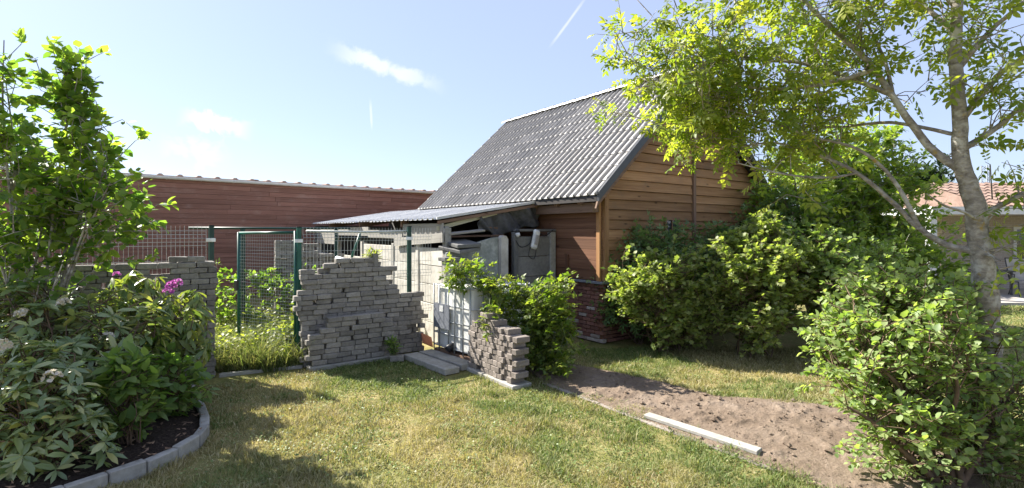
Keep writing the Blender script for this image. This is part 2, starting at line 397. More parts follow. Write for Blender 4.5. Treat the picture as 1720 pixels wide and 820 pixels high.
def edge_dist(x, y, P):
    d = np.full(np.shape(x), 1e9); n = len(P)
    for i in range(n):
        ax, ay = P[i]; bx, by = P[(i + 1) % n]; L2 = (bx - ax) ** 2 + (by - ay) ** 2 + 1e-9
        t = np.clip(((x - ax) * (bx - ax) + (y - ay) * (by - ay)) / L2, 0, 1)
        d = np.minimum(d, np.hypot(x - ax - t * (bx - ax), y - ay - t * (by - ay)))
    return d
def smooth_path(P, n):
    """Catmull-Rom through P"""
    P = [Vector(p) for p in P]; out = []
    for i in range(len(P) - 1):
        p0, p1, p2, p3 = P[max(i - 1, 0)], P[i], P[i + 1], P[min(i + 2, len(P) - 1)]
        for k in range(n):
            t = k / n
            out.append(.5 * ((2 * p1) + (p2 - p0) * t + (2 * p0 - 5 * p1 + 4 * p2 - p3) * t * t + (3 * p1 - p0 - 3 * p2 + p3) * t ** 3))
    return out + [P[-1]]

# the plot is laid out on the barn's two axes
AV = R(35.6); V2 = Vector((math.cos(AV), math.sin(AV))); U2 = Vector((-math.sin(AV), math.cos(AV)))
BARN = Vector((1.56, 8.87))
def loc2(o, a, b, z=0):
    p = Vector(o) + V2 * a + U2 * b
    return (p.x, p.y, z)

# ------------------------------------------------------------------ ground, soil, bed, paving
SOIL = [(.42, 6.60), (.74, 6.15), (1.34, 5.33), (2.07, 4.33), (2.62, 3.55), (3.3, 3.2), (3.9, 4.3), (3.75, 5.5), (3.30, 5.90), (2.42, 6.08), (1.95, 6.62), (1.5, 7.05), (.95, 7.5), (.5, 7.7), (.2, 7.2)]
KERB = [(-3.38, 3.50), (-3.10, 3.88), (-2.94, 4.14), (-2.85, 4.42), (-2.85, 4.72), (-3.0, 5.03), (-3.39, 5.58), (-3.77, 6.08), (-4.12, 6.52)]
KPATH = [(p.x, p.y) for p in smooth_path([(a, b, 0) for a, b in KERB], 8)]
BED = KPATH + [(-4.6, 6.25), (-6.6, 4.85), (-6.2, 3.3)]
def build_ground():
    xs = np.concatenate([np.linspace(-400, -20, 12), np.linspace(-15, 18, 100), np.linspace(25, 400, 12)])
    ys = np.concatenate([np.linspace(-60, 0, 8), np.linspace(2, 24, 80), np.linspace(30, 900, 16)])
    X, Y = np.meshgrid(xs, ys); Z = (fbm(X, Y, .9) - .5) * .03
    Z = np.where(np.hypot(X, Y - 5) < 14, Z, -.02) - .012
    nx = len(xs); V = np.stack([X.ravel(), Y.ravel(), Z.ravel()], 1)
    i = np.arange((len(ys) - 1) * nx).reshape(-1, nx)[:, :-1].ravel()
    F = np.concatenate([np.stack([i, i + 1, i + nx + 1], 1), np.stack([i, i + nx + 1, i + nx], 1)])
    tag(mesh_obj('lawn', np_mesh('lawn', V, F, 'lawn_ground')), 'dry patchy lawn of straw and green grass', None, kind='structure')
def patch(name, P, mat, step, zfun, label, fade=.15):
    P_ = np.array(P); x0, y0 = P_.min(0) - .02; x1, y1 = P_.max(0) + .02
    xs = np.arange(x0, x1, step); ys = np.arange(y0, y1, step); X, Y = np.meshgrid(xs, ys)
    ins = in_poly(X, Y, P); d = edge_dist(X, Y, P); e = np.clip(d / fade, 0, 1)
    Z = np.where(ins, zfun(X, Y, e), -.05)
    nx = len(xs); V = np.stack([X.ravel(), Y.ravel(), Z.ravel()], 1)
    i = np.arange((len(ys) - 1) * nx).reshape(-1, nx)[:, :-1].ravel()
    Q = np.stack([i, i + 1, i + nx + 1, i + nx], 1); ok = ins.ravel()[Q].any(1); Q = Q[ok]
    F = np.concatenate([Q[:, [0, 1, 2]], Q[:, [0, 2, 3]]])
    return tag(mesh_obj(name, np_mesh(name, V, F, mat)), label, None, kind='structure')
build_ground()
soilz = lambda X, Y, e: .006 + e * (.012 + .026 * (fbm(X, Y, 3.2, 3) - .4) + .045 * np.clip(fbm(X, Y, 11, 4) - .5, 0, 1) * 2)
patch('bare_soil', SOIL, 'bare_soil', .025, soilz, 'bare raked soil patch beside the lawn')
patch('planting_bed', BED, 'bed_soil', .03, lambda X, Y, e: .05 + e * (.03 + .06 * fbm(X, Y, 7, 4)), 'dark mulched planting bed under the rhododendrons', .3)
def clods():
    v, f = [], []
    ico = [(0, 0, 1), (.9, 0, .4), (.28, .85, .4), (-.72, .53, .4), (-.72, -.53, .4), (.28, -.85, .4), (0, 0, -.6)]
    fc = [(0, i, i % 5 + 1) for i in range(1, 6)] + [(6, i % 5 + 1, i) for i in range(1, 6)]
    n = 0
    while n < 520:
        x, y = random.uniform(.2, 3.9), random.uniform(3.4, 7.6)
        if not in_poly(np.array(x), np.array(y), SOIL): continue
        s = random.choice([.008, .01, .012, .016, .024 if random.random() < .5 else .012, .035 if random.random() < .18 else .01]); k = len(v); a = random.random() * 6
        e = min(1, float(edge_dist(np.array(x), np.array(y), SOIL)) / .15); z = float(soilz(np.array(x), np.array(y), e))
        for p in ico:
            q = Vector(p) * s * random.uniform(.7, 1.25); q = Matrix.Rotation(a, 3, 'Z') @ q
            v.append((x + q.x, y + q.y, z + q.z * .8 + s * .2))
        f += [tuple(i + k for i in t) for t in fc]; n += 1
    tag(mesh_obj('soil_clods', mesh_from('soil_clods', v, f, 'bare_soil')), 'small clods scattered over the bare soil', 'clods', kind='stuff')
    v, f = [], []
    for i in range(700):
        while 1:
            x, y = random.uniform(-5.4, -2.8), random.uniform(3.5, 6.4)
            if in_poly(np.array(x), np.array(y), BED): break
        a = random.random() * 6.3; L = random.uniform(.012, .035); w = L * .35; k = len(v); z = .115 + random.random() * .02
        c, s = math.cos(a), math.sin(a)
        v += [(x + c * L, y + s * L, z + random.uniform(-.01, .02)), (x - s * w, y + c * w, z), (x - c * L, y - s * L, z + random.uniform(-.01, .02)), (x + s * w, y - c * w, z)]
        f += [(k, k + 1, k + 2), (k, k + 2, k + 3)]
    tag(mesh_obj('bark_mulch', mesh_from('bark_mulch', v, f, 'chip')), 'bark chips on the planting bed', 'mulch', kind='stuff')
clods()

def kerb():
    t = thing('bed_edging', 'curved edging of grey concrete blocks round the rhododendron bed', 'edging', (KERB[4][0], KERB[4][1], 0))
    pts = [Vector((a, b)) for a, b in KPATH]; seg = .255; acc = 0; marks = [pts[0]]; last = pts[0]
    for p in pts[1:]:
        while (p - last).length + acc >= seg:
            d = (p - last); k = (seg - acc) / d.length; last = last + d * k; marks.append(last.copy()); acc = 0
        acc += (p - last).length; last = p
    vs = brick_variants('kerb_block', seg - .008, .075, .235, 'concrete', 4, .003, .008)
    for i in range(len(marks) - 1):
        a, b = marks[i], marks[i + 1]; m = (a + b) / 2; d = b - a
        mesh_obj('kerb_block', vs[i % 4], t, (m.x - t.location.x, m.y - t.location.y, -.12 + random.uniform(-.008, .008)), (random.uniform(-.02, .02), random.uniform(-.015, .015), math.atan2(d.y, d.x)))
kerb()

# ------------------------------------------------------------------ stacked paver walls
BL, BW, BH = .205, .102, .0735
PV = brick_variants('brick', BL, BW, BH - .0025, 'paver', 10, .0045, .008)
PVW = brick_variants('brick', BL, BW, BH - .0025, 'paver_warm', 8)
PVH = brick_variants('brick', BL / 2 - .002, BW, BH - .0025, 'paver', 4)
def put_bricks(t, items, limit=300):
    """items: (mesh, loc, rot) in the thing's frame; the ones nearest the camera become parts, the rest one joined part"""
    M = Matrix.Translation(t.location) @ Matrix.Rotation(t.rotation_euler.z, 4, 'Z'); c = Vector((0, 0, 1.95))
    items = sorted(items, key=lambda q: ((M @ Vector(q[1])) - c).length)
    for me, loc, rot in items[:limit]: mesh_obj('brick', me, t, loc, rot)
    rest = items[limit:]
    if rest:
        b = MB()
        for me, loc, rot in rest:
            Q = Matrix.Translation(loc) @ Matrix.Rotation(rot[2], 4, 'Z')
            b.add([Q @ v.co for v in me.vertices], [tuple(p.vertices) for p in me.polygons])
        o = b.build('brick_rest', rest[0][0].materials[0].name, t); o['kind'] = 'stuff'
def wall_rows(x0, x1, rows, depth_layers=1, left=None, top=None, y0=0, rag=.02, right=None, holes=.012, from_right=False):
    """running bond along local x; top(x) gives the wall height, left(r)/right(r) the ends of row r"""
    it = []
    for r in range(rows):
        z = r * BH; a = x0 if left is None else left(r); b = x1 if right is None else right(r); x = 0; half = r % 2 == 1
        row_y = random.uniform(-rag, rag) * .5
        while x < b - a - .05:
            L = BL / 2 if half else BL; cx = (b - x - L / 2) if from_right else (a + x + L / 2)
            if x + L > b - a + .07:
                half = True; L = BL / 2; cx = (b - x - L / 2) if from_right else (a + x + L / 2)
            if x + L > b - a + .07: break
            if (top is None or z + BH * .6 < top(cx)) and random.random() > holes:
                for k in range(depth_layers):
                    it.append((random.choice(PVH if half else PV), (cx, y0 + row_y + k * (BW + .004) + random.uniform(-rag, rag) * .4, z + random.uniform(-.001, .001)), (random.uniform(-.01, .01), random.uniform(-.01, .01), random.uniform(-.03, .03))))
            x += L + random.uniform(.002, .008) + (random.uniform(.015, .045) if random.random() < .06 else 0); half = False
    return it
# left wall: runs from its free end beside the gate towards the camera's left
def walls():
    t = thing('paver_wall', 'tall dry-stacked grey paver wall behind the pink rhododendron', 'wall', (-3.95, 6.85, 0), AV)
    it = wall_rows(-3.6, 0, 21, 2, right=lambda r: (.02 if r in (19, 18) else (.035 if r == 17 else random.uniform(-.012, .012))), y0=.05, from_right=True)
    for k, (x, z) in enumerate([(-.22, 21), (-.42, 21), (-.05, 20.98)]):
        if k < 2: it.append((PV[k], (x, .07, z * BH), (0, .01, .03)))
    put_bricks(t, it)
    t = thing('paver_wall', 'weathered dry-stacked paver wall with stepped top right of the green gate', 'wall', (-2.93, 7.22, 0), AV)
    def top(x):
        if x < .22: return 1.40
        if x < .34: return 1.50
        if x < 1.02: return 1.57
        if x < 1.20: return 1.50
        if x < 1.36: return 1.40
        if x < 1.48: return 1.10
        return .98
    offs = [random.uniform(-.02, .03) for _ in range(30)]
    for r in (11, 13): offs[r] = -.10
    for r in (10, 12, 14, 15): offs[r] = -.045
    it = wall_rows(0, 1.92, 21, 1, left=lambda r: offs[r], top=top, y0=.16, rag=.03, right=lambda r: 1.9 + random.uniform(-.03, .03), holes=.02)
    it += [(m, (x, y + .105, z), q) for m, (x, y, z), q in wall_rows(.05, 1.85, 20, 1, top=lambda x: top(x) - .08, y0=.16, rag=.02)]
    # upright pavers closing the top and a reddish loose one
    it.append((PV[3], (1.06, .15, 21 * BH - .05), (0, R(90), R(4))))
    put_bricks(t, it)
    t = thing('paver_stack', 'low stepped stack of pavers in front of the weathered wall', 'brick stack', (-2.93, 7.22, 0), AV)
    it = []
    prof = [(.10, 1.12), (.02, 1.14), (.07, 1.15), (.05, 1.28), (.02, 1.22), (.06, 1.34), (.22, 1.20), (.30, 1.15), (.32, 1.05)]
    for r, (a, b) in enumerate(prof):
        x = a + random.uniform(-.01, .01)
        while x < b - .1:
            if random.random() > .03:
                it.append((random.choice(PV), (x + BL / 2, -.035 + random.uniform(-.008, .012), .05 + r * BH), (random.uniform(-.01, .01), random.uniform(-.012, .012), random.uniform(-.03, .03))))
            x += BL + random.uniform(.002, .012) + (.03 if random.random() < .08 else 0)
    put_bricks(t, it)
    f = MB().box(.05, 1.28, -.13, .06, -.05, .045).build('footing_slab', 'concrete', None, bev=.008, loc=(-2.93, 7.22, 0), rot=(0, 0, AV))
    tag(f, 'concrete footing plank under the low paver stack', 'slab')
    # right wall: pavers laid crosswise, long sides to its near end
    t = thing('paver_wall', 'short stepped paver wall with protruding ends in front of the raspberry', 'wall', (.01, 6.38, 0), AV)
    it = []; hgt = [8, 9, 9, 9, 10, 11, 11, 9, 9, 8]
    for r in range(11):
        off = 0 if r % 2 else BW / 2
        for k in range(10):
            y = off + k * (BW + .004) + .05
            if r + 1 > hgt[min(k, 9)] or random.random() < .012: continue
            end = (.05 if r % 2 else -.02) if k == 0 else 0
            it.append((random.choice(PVW), (.115 + random.uniform(-.012, .012) + (random.uniform(0, .03) if k < 2 else 0), y - (.03 if k == 0 and r % 2 else 0), .035 + r * BH), (random.uniform(-.012, .012), random.uniform(-.012, .012), random.uniform(-.03, .03))))
    put_bricks(t, it)
    f = MB().box(-.03, .27, -.04, 1.1, -.06, .032).build('footing_slab', 'concrete', None, bev=.008, loc=(.01, 6.38, 0), rot=(0, 0, AV))
    tag(f, 'concrete footing under the short stepped paver wall', 'slab')
    # stack of pavers far behind the gate
    t = thing('paver_stack', 'grey paver stack behind the mesh gate near the brown shed', 'brick stack', (-4.75, 10.3, 0), AV)
    it = wall_rows(0, 1.35, 24, 1, top=lambda x: 1.78 if x < .5 else (1.70 if x < .8 else 1.45), rag=.03, holes=.03)
    put_bricks(t, it)
    # concrete slabs on the ground before the tank
    for k, (a, b, w, L, lab, z) in enumerate([((-1.56, 7.90), 0, .24, 1.15, 'grey concrete plank lying left of two before the white tank', .05), ((-1.36, 8.08), 0, .24, 1.12, 'grey concrete plank lying nearest the white tank', .055)]):
        o = MB().box(-w / 2, w / 2, -L, 0, -.03, .055).build('concrete_plank', 'concrete', None, bev=.008, loc=(a[0], a[1], z - .03), rot=(0, .01, R(40.5 + 1.5 * k)))
        tag(o, lab, 'plank', 'concrete planks before the tank')
    o = MB().box(-.1, .1, -.06, .06, 0, .09).build('loose_paver', 'paver', None, bev=.008, loc=(-1.72, 7.70, 0), rot=(0, 0, R(10)))
    tag(o, 'single loose paver on the ground beside the concrete planks', 'paver')
    # threshold strip of the gate, edging of the soil, pale kerb stone lying on it
    o = MB().box(0, 1.04, -.04, .04, -.1, .035).build('threshold_strip', 'concrete', None, bev=.006, loc=(-3.93, 6.90, 0), rot=(0, 0, R(27)))
    tag(o, 'narrow concrete strip on the ground across the gate opening', 'edging')
    t = thing('soil_edging', 'flush concrete edging strip between lawn and bare soil', 'edging', (.40, 6.62, 0), math.atan2(-2.29, 1.67))
    for k in range(3):
        if k: MB().box(k * 1.0 + .004, k * 1.0 + .996, -.035, .025, -.1, .006 - .004 * k).build('edging_stone', 'paver_warm', t, bev=.006)
    MB().box(.02, .996, -.035, .025, -.1, .006).build('edging_stone', 'paver_warm', t, bev=.006)
    o = MB().box(0, 1.17, -.05, .05, 0, .038).build('kerb_stone', 'concrete', None, bev=.006, loc=(1.40, 5.36, .014), rot=(R(2), 0, math.atan2(-.88, .74)))
    tag(o, 'pale concrete kerb stone lying loose on the edge of the bare soil', 'kerb stone')
walls()

# ------------------------------------------------------------------ barn
PM = math.tan(R(43)); HW = 2.55; ZE = 2.75; BLEN = 6.4
def tl(z): return max(0., (z - ZE) / PM)
def barn():
    t = thing('barn', 'brown timber barn with steep grey tiled roof and red brick plinth', 'barn', (BARN.x, BARN.y, 0), AV)
    # solid core so that no light leaks through joints
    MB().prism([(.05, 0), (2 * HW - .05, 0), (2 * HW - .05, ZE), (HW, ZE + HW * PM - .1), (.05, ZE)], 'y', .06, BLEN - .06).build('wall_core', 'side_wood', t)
    # gable planks, two fields either side of the middle board
    z = 1.09; r = 0
    while z < ZE + HW * PM - .12:
        h = random.uniform(.165, .19); z1 = z + h - random.uniform(.004, .012)
        for side in (0, 1):
            a0, a1 = tl(z) + .0, tl(z1) + .0
            if a1 > HW - .1: continue
            lo, hi = (.0, HW - .045) if side == 0 else (HW + .045, 2 * HW)
            P = [(max(a0, .0), z), (hi, z), (hi, z1), (max(a1, .0), z1)] if side == 0 else [(lo, z), (2 * HW - a0, z), (2 * HW - a1, z1), (lo, z1)]
            off = random.uniform(0, .006)
            v = []
            for (x, zz) in P:
                lean = .030 if zz == z else .004
                v.append((x, -lean - off, zz))
            v += [(x, .05, zz) for x, zz in P]
            cx = sum(q[0] for q in v) / 8; cz = z
            v = [(q[0] - cx, q[1], q[2] - cz) for q in v]
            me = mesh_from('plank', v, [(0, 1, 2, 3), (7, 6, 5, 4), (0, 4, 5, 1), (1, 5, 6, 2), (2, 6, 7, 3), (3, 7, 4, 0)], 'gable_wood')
            mesh_obj('plank', me, t, (cx, 0, cz), (0, random.uniform(-.0012, .0012), 0))
        z += h; r += 1
    mb = MB().box(-.045, .045, -.05, 0, 0, ZE + HW * PM - 1.3)
    o = mesh_obj('middle_board', MB().box(0, ZE + HW * PM - 1.25, -.05, .045, -.04, .04).mesh('middle_board', 'beam_wood'), t, (HW, -.01, 1.09), (0, R(-90), 0))
    # long side planks
    z = 1.09
    while z < 2.72:
        h = random.uniform(.165, .19)
        for a, b in ((0, 2.6), (2.606, BLEN)):
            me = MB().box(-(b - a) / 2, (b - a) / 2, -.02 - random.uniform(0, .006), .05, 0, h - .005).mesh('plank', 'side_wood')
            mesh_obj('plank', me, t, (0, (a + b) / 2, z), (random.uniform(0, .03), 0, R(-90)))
        z += h
    # corner boards: lit orange post on the long side, brown board on the gable
    mesh_obj('corner_post', MB().box(0, 1.66, -.04, .04, -.07, .05).mesh('corner_post', 'post_wood'), t, (-.012, .05, 1.08), (0, R(-90), 0))
    mesh_obj('corner_board', MB().box(0, 1.72, -.022, .022, -.05, .05).mesh('corner_board', 'gable_wood'), t, (.055, -.034, 1.08), (0, R(-90), 0))
    mesh_obj('side_batten', MB().box(0, .42, -.03, .03, -.04, .03).mesh('side_batten', 'side_wood'), t, (-.03, .86, 1.09), (0, R(-90), 0))
    # header beam along the long side, rafter tails
    mesh_obj('header_beam', MB().box(0, 2.0, -.07, .07, 0, .16).mesh('header_beam', 'beam_wood'), t, (-.14, .02, 2.27), (0, 0, R(90)))
    for k in range(7):
        s = .3 + k * .62
        o = MB().box(-.36, .5, -.035, .035, -.06, .06).build('rafter', 'beam_wood', t, loc=(-.02, s, ZE - .07)); o.rotation_euler = (0, -R(43), 0)
    # brick plinth, long side whole and gable side
    pl = MB().box(.06, 2 * HW - .06, .06, BLEN - .06, 0, 1.03).build('plinth', 'mortar', t)
    bl, bh = .205, .068
    mats = [brick_variants('brick', bl - .012, .09, bh - .012, 'brick_red', 5, .003, .004), brick_variants('brick', bl - .012, .09, bh - .012, 'brick_limed', 3, .003, .004)]
    it = []
    for r in range(15):
        for k in range(10):
            s = k * bl + (bl / 2 if r % 2 else 0) + bl / 2 - .0
            pick = random.choice(mats[1] if random.random() < (.55 if r < 2 else .1) else mats[0])
            it.append((pick, (.012 + random.uniform(-.003, .003) + .045, s, .006 + r * bh), (0, 0, R(90))))
        for k in range(9):
            s = k * bl + (0 if r % 2 else bl / 2) + bl / 2 + .06
            it.append((random.choice(mats[0]), (s, .012 + .045, .006 + r * bh), (0, 0, 0)))
    for me, l, q in it: mesh_obj('brick', me, pl, l, q)
    # zinc-blue stone sill
    MB().box(-.07, .0, -.05, 3.2, 1.03, 1.075).build('sill', 'blue_stone', t, bev=.006)
    MB().box(.003, 2 * HW + .05, -.07, .0, 1.03, 1.075).build('sill', 'blue_stone', t, bev=.006)
    # small windows in the gable
    for cx in (1.85, 4.32):
        w = MB()
        x0, x1, z0, z1 = cx - .17, cx + .17, 1.76, 2.16
        w.box(x0 - .05, x1 + .05, -.06, -.01, z1, z1 + .05).box(x0 - .05, x1 + .05, -.06, -.01, z0 - .05, z0).box(x0 - .05, x0, -.055, -.01, z0, z1).box(x1, x1 + .05, -.055, -.01, z0, z1)
        wo = w.build('window', 'window_frame', t)
        MB().box(x0, x1, -.032, -.028, z0, z1).build('pane', 'glass', wo)
        MB().box(cx - .012, cx + .012, -.05, -.034, z0, z1).build('mullion', 'window_frame', wo)
    # ---- roof: left slope of single pan tiles, plain right slope
    s0, s1 = -.22, 6.62; nrow = 10; ncol = 39; tw = (s1 - s0) / ncol
    te = -.33; rise = HW - te; sl = rise / math.cos(R(43)); th = sl / nrow
    # tile profile across (local y), two ribs' worth: flat pan and raised roll
    prof = [(0, 0), (.07, .034), (.16, .046), (.25, .036), (.33, .004), (.55, .001), (.8, .001), (1.0, 0)]
    v = []; f = []; n = len(prof)
    for (x, up) in ((-.012, .013), (th * .5, .0065), (th, .0)):
        for p, h in prof: v.append((x, p * tw, h + up))
    for p, h in prof: v.append((-.012, p * tw, h * .4 - .005))
    for r in range(2):
        for k in range(n - 1): f.append((r * n + k, (r + 1) * n + k, (r + 1) * n + k + 1, r * n + k + 1))
    for k in range(n - 1): f.append((3 * n + k, k, k + 1, 3 * n + k + 1))
    tile = mesh_from('roof_tile', v, f, 'roof_metal')
    rf = MB().prism([(te + .02, ZE + te * PM + .03), (HW, ZE + HW * PM + .03), (2 * HW - te, ZE + te * PM + .03), (2 * HW - te, ZE + te * PM + .09), (HW, ZE + HW * PM + .10), (te + .02, ZE + te * PM + .09)], 'y', s0 + .02, s1 - .02).build('roof', 'trim_metal', t)
    ang = R(43); items = []
    for r in range(nrow):
        for c in range(ncol):
            d = r * th
            items.append((te + d * math.cos(ang) - .005, s0 + c * tw, ZE + te * PM + .105 + d * math.sin(ang)))
    M = Matrix.Translation((BARN.x, BARN.y, 0)) @ Matrix.Rotation(AV, 4, 'Z')
    items.sort(key=lambda q: (M @ Vector(q) - Vector((0, 0, 1.95))).length)
    for q in items[:300]:
        mesh_obj('roof_tile', tile, rf, (q[0] + random.uniform(-.004, .004), q[1], q[2] + random.uniform(-.002, .002)), (0, -ang, 0))
    b = MB(); RM = Matrix.Rotation(-ang, 3, 'Y')
    for q in items[300:]: b.add([Vector(q) + RM @ v.co for v in tile.vertices], [tuple(p.vertices) for p in tile.polygons])
    o = b.build('roof_tiles_far', 'roof_metal', rf); o['kind'] = 'stuff'
    # ridge caps
    zr = ZE + HW * PM + .115
    cap = MB()
    seg = [(math.cos(a) * .11, math.sin(a) * .085) for a in [math.pi * k / 6 for k in range(7)]]
    cv = [(x, y, z + g) for y, g in ((0, .012), (.42, 0)) for x, z in seg]; cap.add(cv, [(k, k + 7, k + 8, k + 1) for k in range(6)])
    cm = cap.mesh('ridge_cap', 'trim_metal')
    for k in range(17): mesh_obj('ridge_cap', cm, rf, (HW, s0 + k * .403, zr - .01))
    # verge trim and barge boards at the near gable, both slopes
    for sgn in (-1, 1):
        e = te if sgn < 0 else 2 * HW - te
        q = [(e, ZE + te * PM), (HW, ZE + HW * PM)]
        P = [(q[0][0], q[0][1] + .0), (q[1][0], q[1][1]), (q[1][0], q[1][1] + .19), (q[0][0], q[0][1] + .16)]
        MB().prism(P, 'y', s0 - .03, s0 + .025).build('verge_trim', 'trim_metal', t)
        P = [(q[0][0] + .04 * -sgn * -1, q[0][1] - .12), (q[1][0], q[1][1] - .14), (q[1][0], q[1][1] - .005), (q[0][0], q[0][1] - .005)]
        MB().prism(P, 'y', s0 + .0, s0 + .035).build('barge_board', 'beam_wood', t)
    MB().box(te + .0, te + .03, s0 + .03, s1, ZE + te * PM - .0, ZE + te * PM + .07).build('eave_flashing', 'eave_dark', t)
    for k in range(4):
        MB().box(.0 + k * .62, .06 + k * .62, s0 + .03, .0, ZE + (k * .62) * PM - .05, ZE + (k * .62 + .06) * PM + .0).build('purlin_end', 'beam_wood', t)
barn()

# ------------------------------------------------------------------ lean-to shelter along the barn
def lean_to():
    t = thing('lean_to', 'ramshackle open lean-to of concrete panels and corrugated metal against the barn', 'shelter', (BARN.x, BARN.y, 0), AV)
    f0, L = 1.55, 8.1; w = 2.42; z0, z1 = 2.54, 2.15
    # corrugated roof sheets, ribs running down the slope
    rib = [(0, 0), (.03, .028), (.06, .028), (.09, 0), (.20, 0)]
    for k in range(8):
        y0 = f0 - .06 + k * 1.0; nx = 2; prof = []
        for r in range(5): prof += [(y0 + r * .2 + a, h) for a, h in rib[:-1]]
        prof.append((y0 + 1.03, 0.002))
        ext = random.uniform(-.02, .06); dz = .004 * (k % 2)
        v = []
        for x, z in ((.0, z0), (-w - ext, z1 - ext * .16)):
            for y, h in prof: v.append((x, y, z + h + dz))
        n = len(prof); v += [(x, y, z - .004) for x, y, z in v]
        f = [(i, i + 1, n + i + 1, n + i) for i in range(n - 1)]
        f += [tuple(reversed([q + 2 * n for q in ff])) for ff in f] + [(n + i, n + i + 1, 3 * n + i + 1, 3 * n + i) for i in range(n - 1)]
        f += [(0, n, 3 * n, 2 * n)] if k == 0 else []
        mesh_obj('roof_sheet', mesh_from('roof_sheet', v, f, 'corrugated'), t)
    # front flashing and timber beneath
    def bar(name, x0, za, x1, zb, y0, y1, h, mat):
        v = [(x0, y0, za), (x0, y1, za), (x0, y1, za + h), (x0, y0, za + h), (x1, y0, zb), (x1, y1, zb), (x1, y1, zb + h), (x1, y0, zb + h)]
        c = Vector(((x0 + x1) / 2, (y0 + y1) / 2, (za + zb) / 2))
        return mesh_obj(name, mesh_from(name, [Vector(q) - c for q in v], [(0, 1, 2, 3), (7, 6, 5, 4), (0, 4, 5, 1), (1, 5, 6, 2), (2, 6, 7, 3), (3, 7, 4, 0)], mat), t, c)
    bar('flashing', .0, z0 - .01, -w, z1 - .01, f0 - .085, f0 - .055, .045, 'corrugated')
    bar('fascia_board', -.02, z0 - .085, -w + .03, z1 - .085, f0 - .07, f0 - .03, .055, 'beam_wood')
    bar('front_beam', -.95, z0 - .24, -w + .06, z1 - .19, f0 - .02, f0 + .06, .07, 'pale_trim')
    for k in range(3):
        s = f0 + 1.6 + k * 2.4; bar('rafter', -.02, z0 - .13, -w + .1, z1 - .13, s, s + .07, .12, 'beam_wood')
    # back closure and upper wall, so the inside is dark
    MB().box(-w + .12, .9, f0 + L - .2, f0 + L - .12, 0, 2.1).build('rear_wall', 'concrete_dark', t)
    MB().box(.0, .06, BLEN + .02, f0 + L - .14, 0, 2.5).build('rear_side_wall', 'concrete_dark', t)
    MB().box(-w + .2, -.02, 3.0, 3.04, 0, 2.2).build('shade_sheet', 'shade_dark', t)  # dark sheet added inside, standing in for the shade under the roof
    # left side: concrete posts and boards, with gaps
    x = -w + .14
    posts = [f0 - .16, f0 + .9, f0 + 2.05, f0 + 3.9, f0 + 5.8, f0 + 7.6]
    for i, s in enumerate(posts):
        MB().box(x - .05, x + .06, s - .06, s + .06, 0, 1.70 if i else 2.0).build('concrete_post', 'concrete_pale' if i % 2 else 'concrete', t, bev=.008)
    for i in range(5):
        for r in range(5):
            if i >= 3 and r == 4: continue
            h = .335; z = r * h + random.uniform(-.004, .004)
            MB().box(x - .03 + random.uniform(-.006, .006), x + .03, posts[i] + .062, posts[i + 1] - .062, z + .004, z + h - .004 - (.02 if r == 4 else 0)).build('concrete_panel', 'concrete_pale', t, bev=.006)
    # weathered boards above the panels
    for (s0_, s1_, za, zb, h) in ((f0 - .12, f0 + 1.5, 1.86, 1.86, .22), (f0 + 1.55, f0 + 3.4, 1.80, 1.83, .17), (f0 + 3.4, f0 + 5.6, 1.84, 1.83, .2), (f0 + 5.6, f0 + 7.5, 1.6, 1.6, .4)):
        me = MB().box(0, s1_ - s0_, -.015, .015, 0, h).mesh('weathered_board', 'grey_wood')
        mesh_obj('weathered_board', me, t, (x - .045, s0_, za), (0, 0, R(90)))
    me = MB().box(0, 2.05, -.015, .015, 0, .16).mesh('slanting_board', 'grey_wood')
    mesh_obj('slanting_board', me, t, (x - .085, f0 - .2, 1.76), (0, R(3.2), R(90)))
    # concrete fence across the front, beside the barn
    y = 1.22
    for a, w_, h, m in ((-.12, .13, 1.93, 'concrete'), (-.98, .09, 1.93, 'concrete_dark')):
        MB().box(a - w_ / 2, a + w_ / 2, y - .055, y + .055, 0, h).build('concrete_post', m, t, bev=.01)
    for r in range(5):
        MB().box(-.93, -.19, y - .02, y + .025, r * .37 + .004, r * .37 + .366).build('concrete_panel', 'concrete_shaded', t, bev=.006)
    MB().box(-.99, .0, y - .03, y + .03, 1.94, 1.985).build('capping_rail', 'concrete_dark', t, bev=.004)
    P = [(-2.36, 0), (-1.33, 0), (-1.33, 1.84), (-1.45, 1.83), (-2.30, 1.62), (-2.36, 1.58)]
    MB().prism(P, 'y', y + .02, y + .07).build('mottled_slab', 'concrete_green', t)
    P = [(-1.32, 0), (-1.17, 0), (-1.17, 1.80), (-1.21, 1.86), (-1.27, 1.87), (-1.32, 1.83)]
    MB().prism(P, 'y', y - .06, y + .06).build('concrete_post', 'concrete_pale', t)
    MB().box(-2.5, -2.2, y - .22, y - .06, 0, 1.46).build('concrete_pillar', 'concrete', t, bev=.01)
    MB().box(-2.54, -2.14, y - .26, y - .02, 1.463, 1.52).build('pillar_cap', 'concrete_dark', t, bev=.006)
    MB().box(-2.27, -2.19, y + .25, y + .33, 1.55, 2.03).build('meter_board', 'grey_wood', t)
    # things stored in it
    for k, (a, dz, rr, lab) in enumerate(((-2.12, 1.66, 8, 'lower dark concrete slab leaning on the ledge of the open shelter'), (-2.08, 1.735, -3, 'upper grey concrete slab resting on another in the open shelter'))):
        p = loc2(BARN, a, y + .02)
        o = MB().box(-.22, .22, -.3, .3, -.03, .03).build('stored_slab', 'concrete_dark', None, bev=.01, loc=(p[0], p[1], dz), rot=(R(6), R(-7 if k == 0 else -3), AV + R(rr)))
        tag(o, lab, 'slab', 'slabs stored in the shelter')
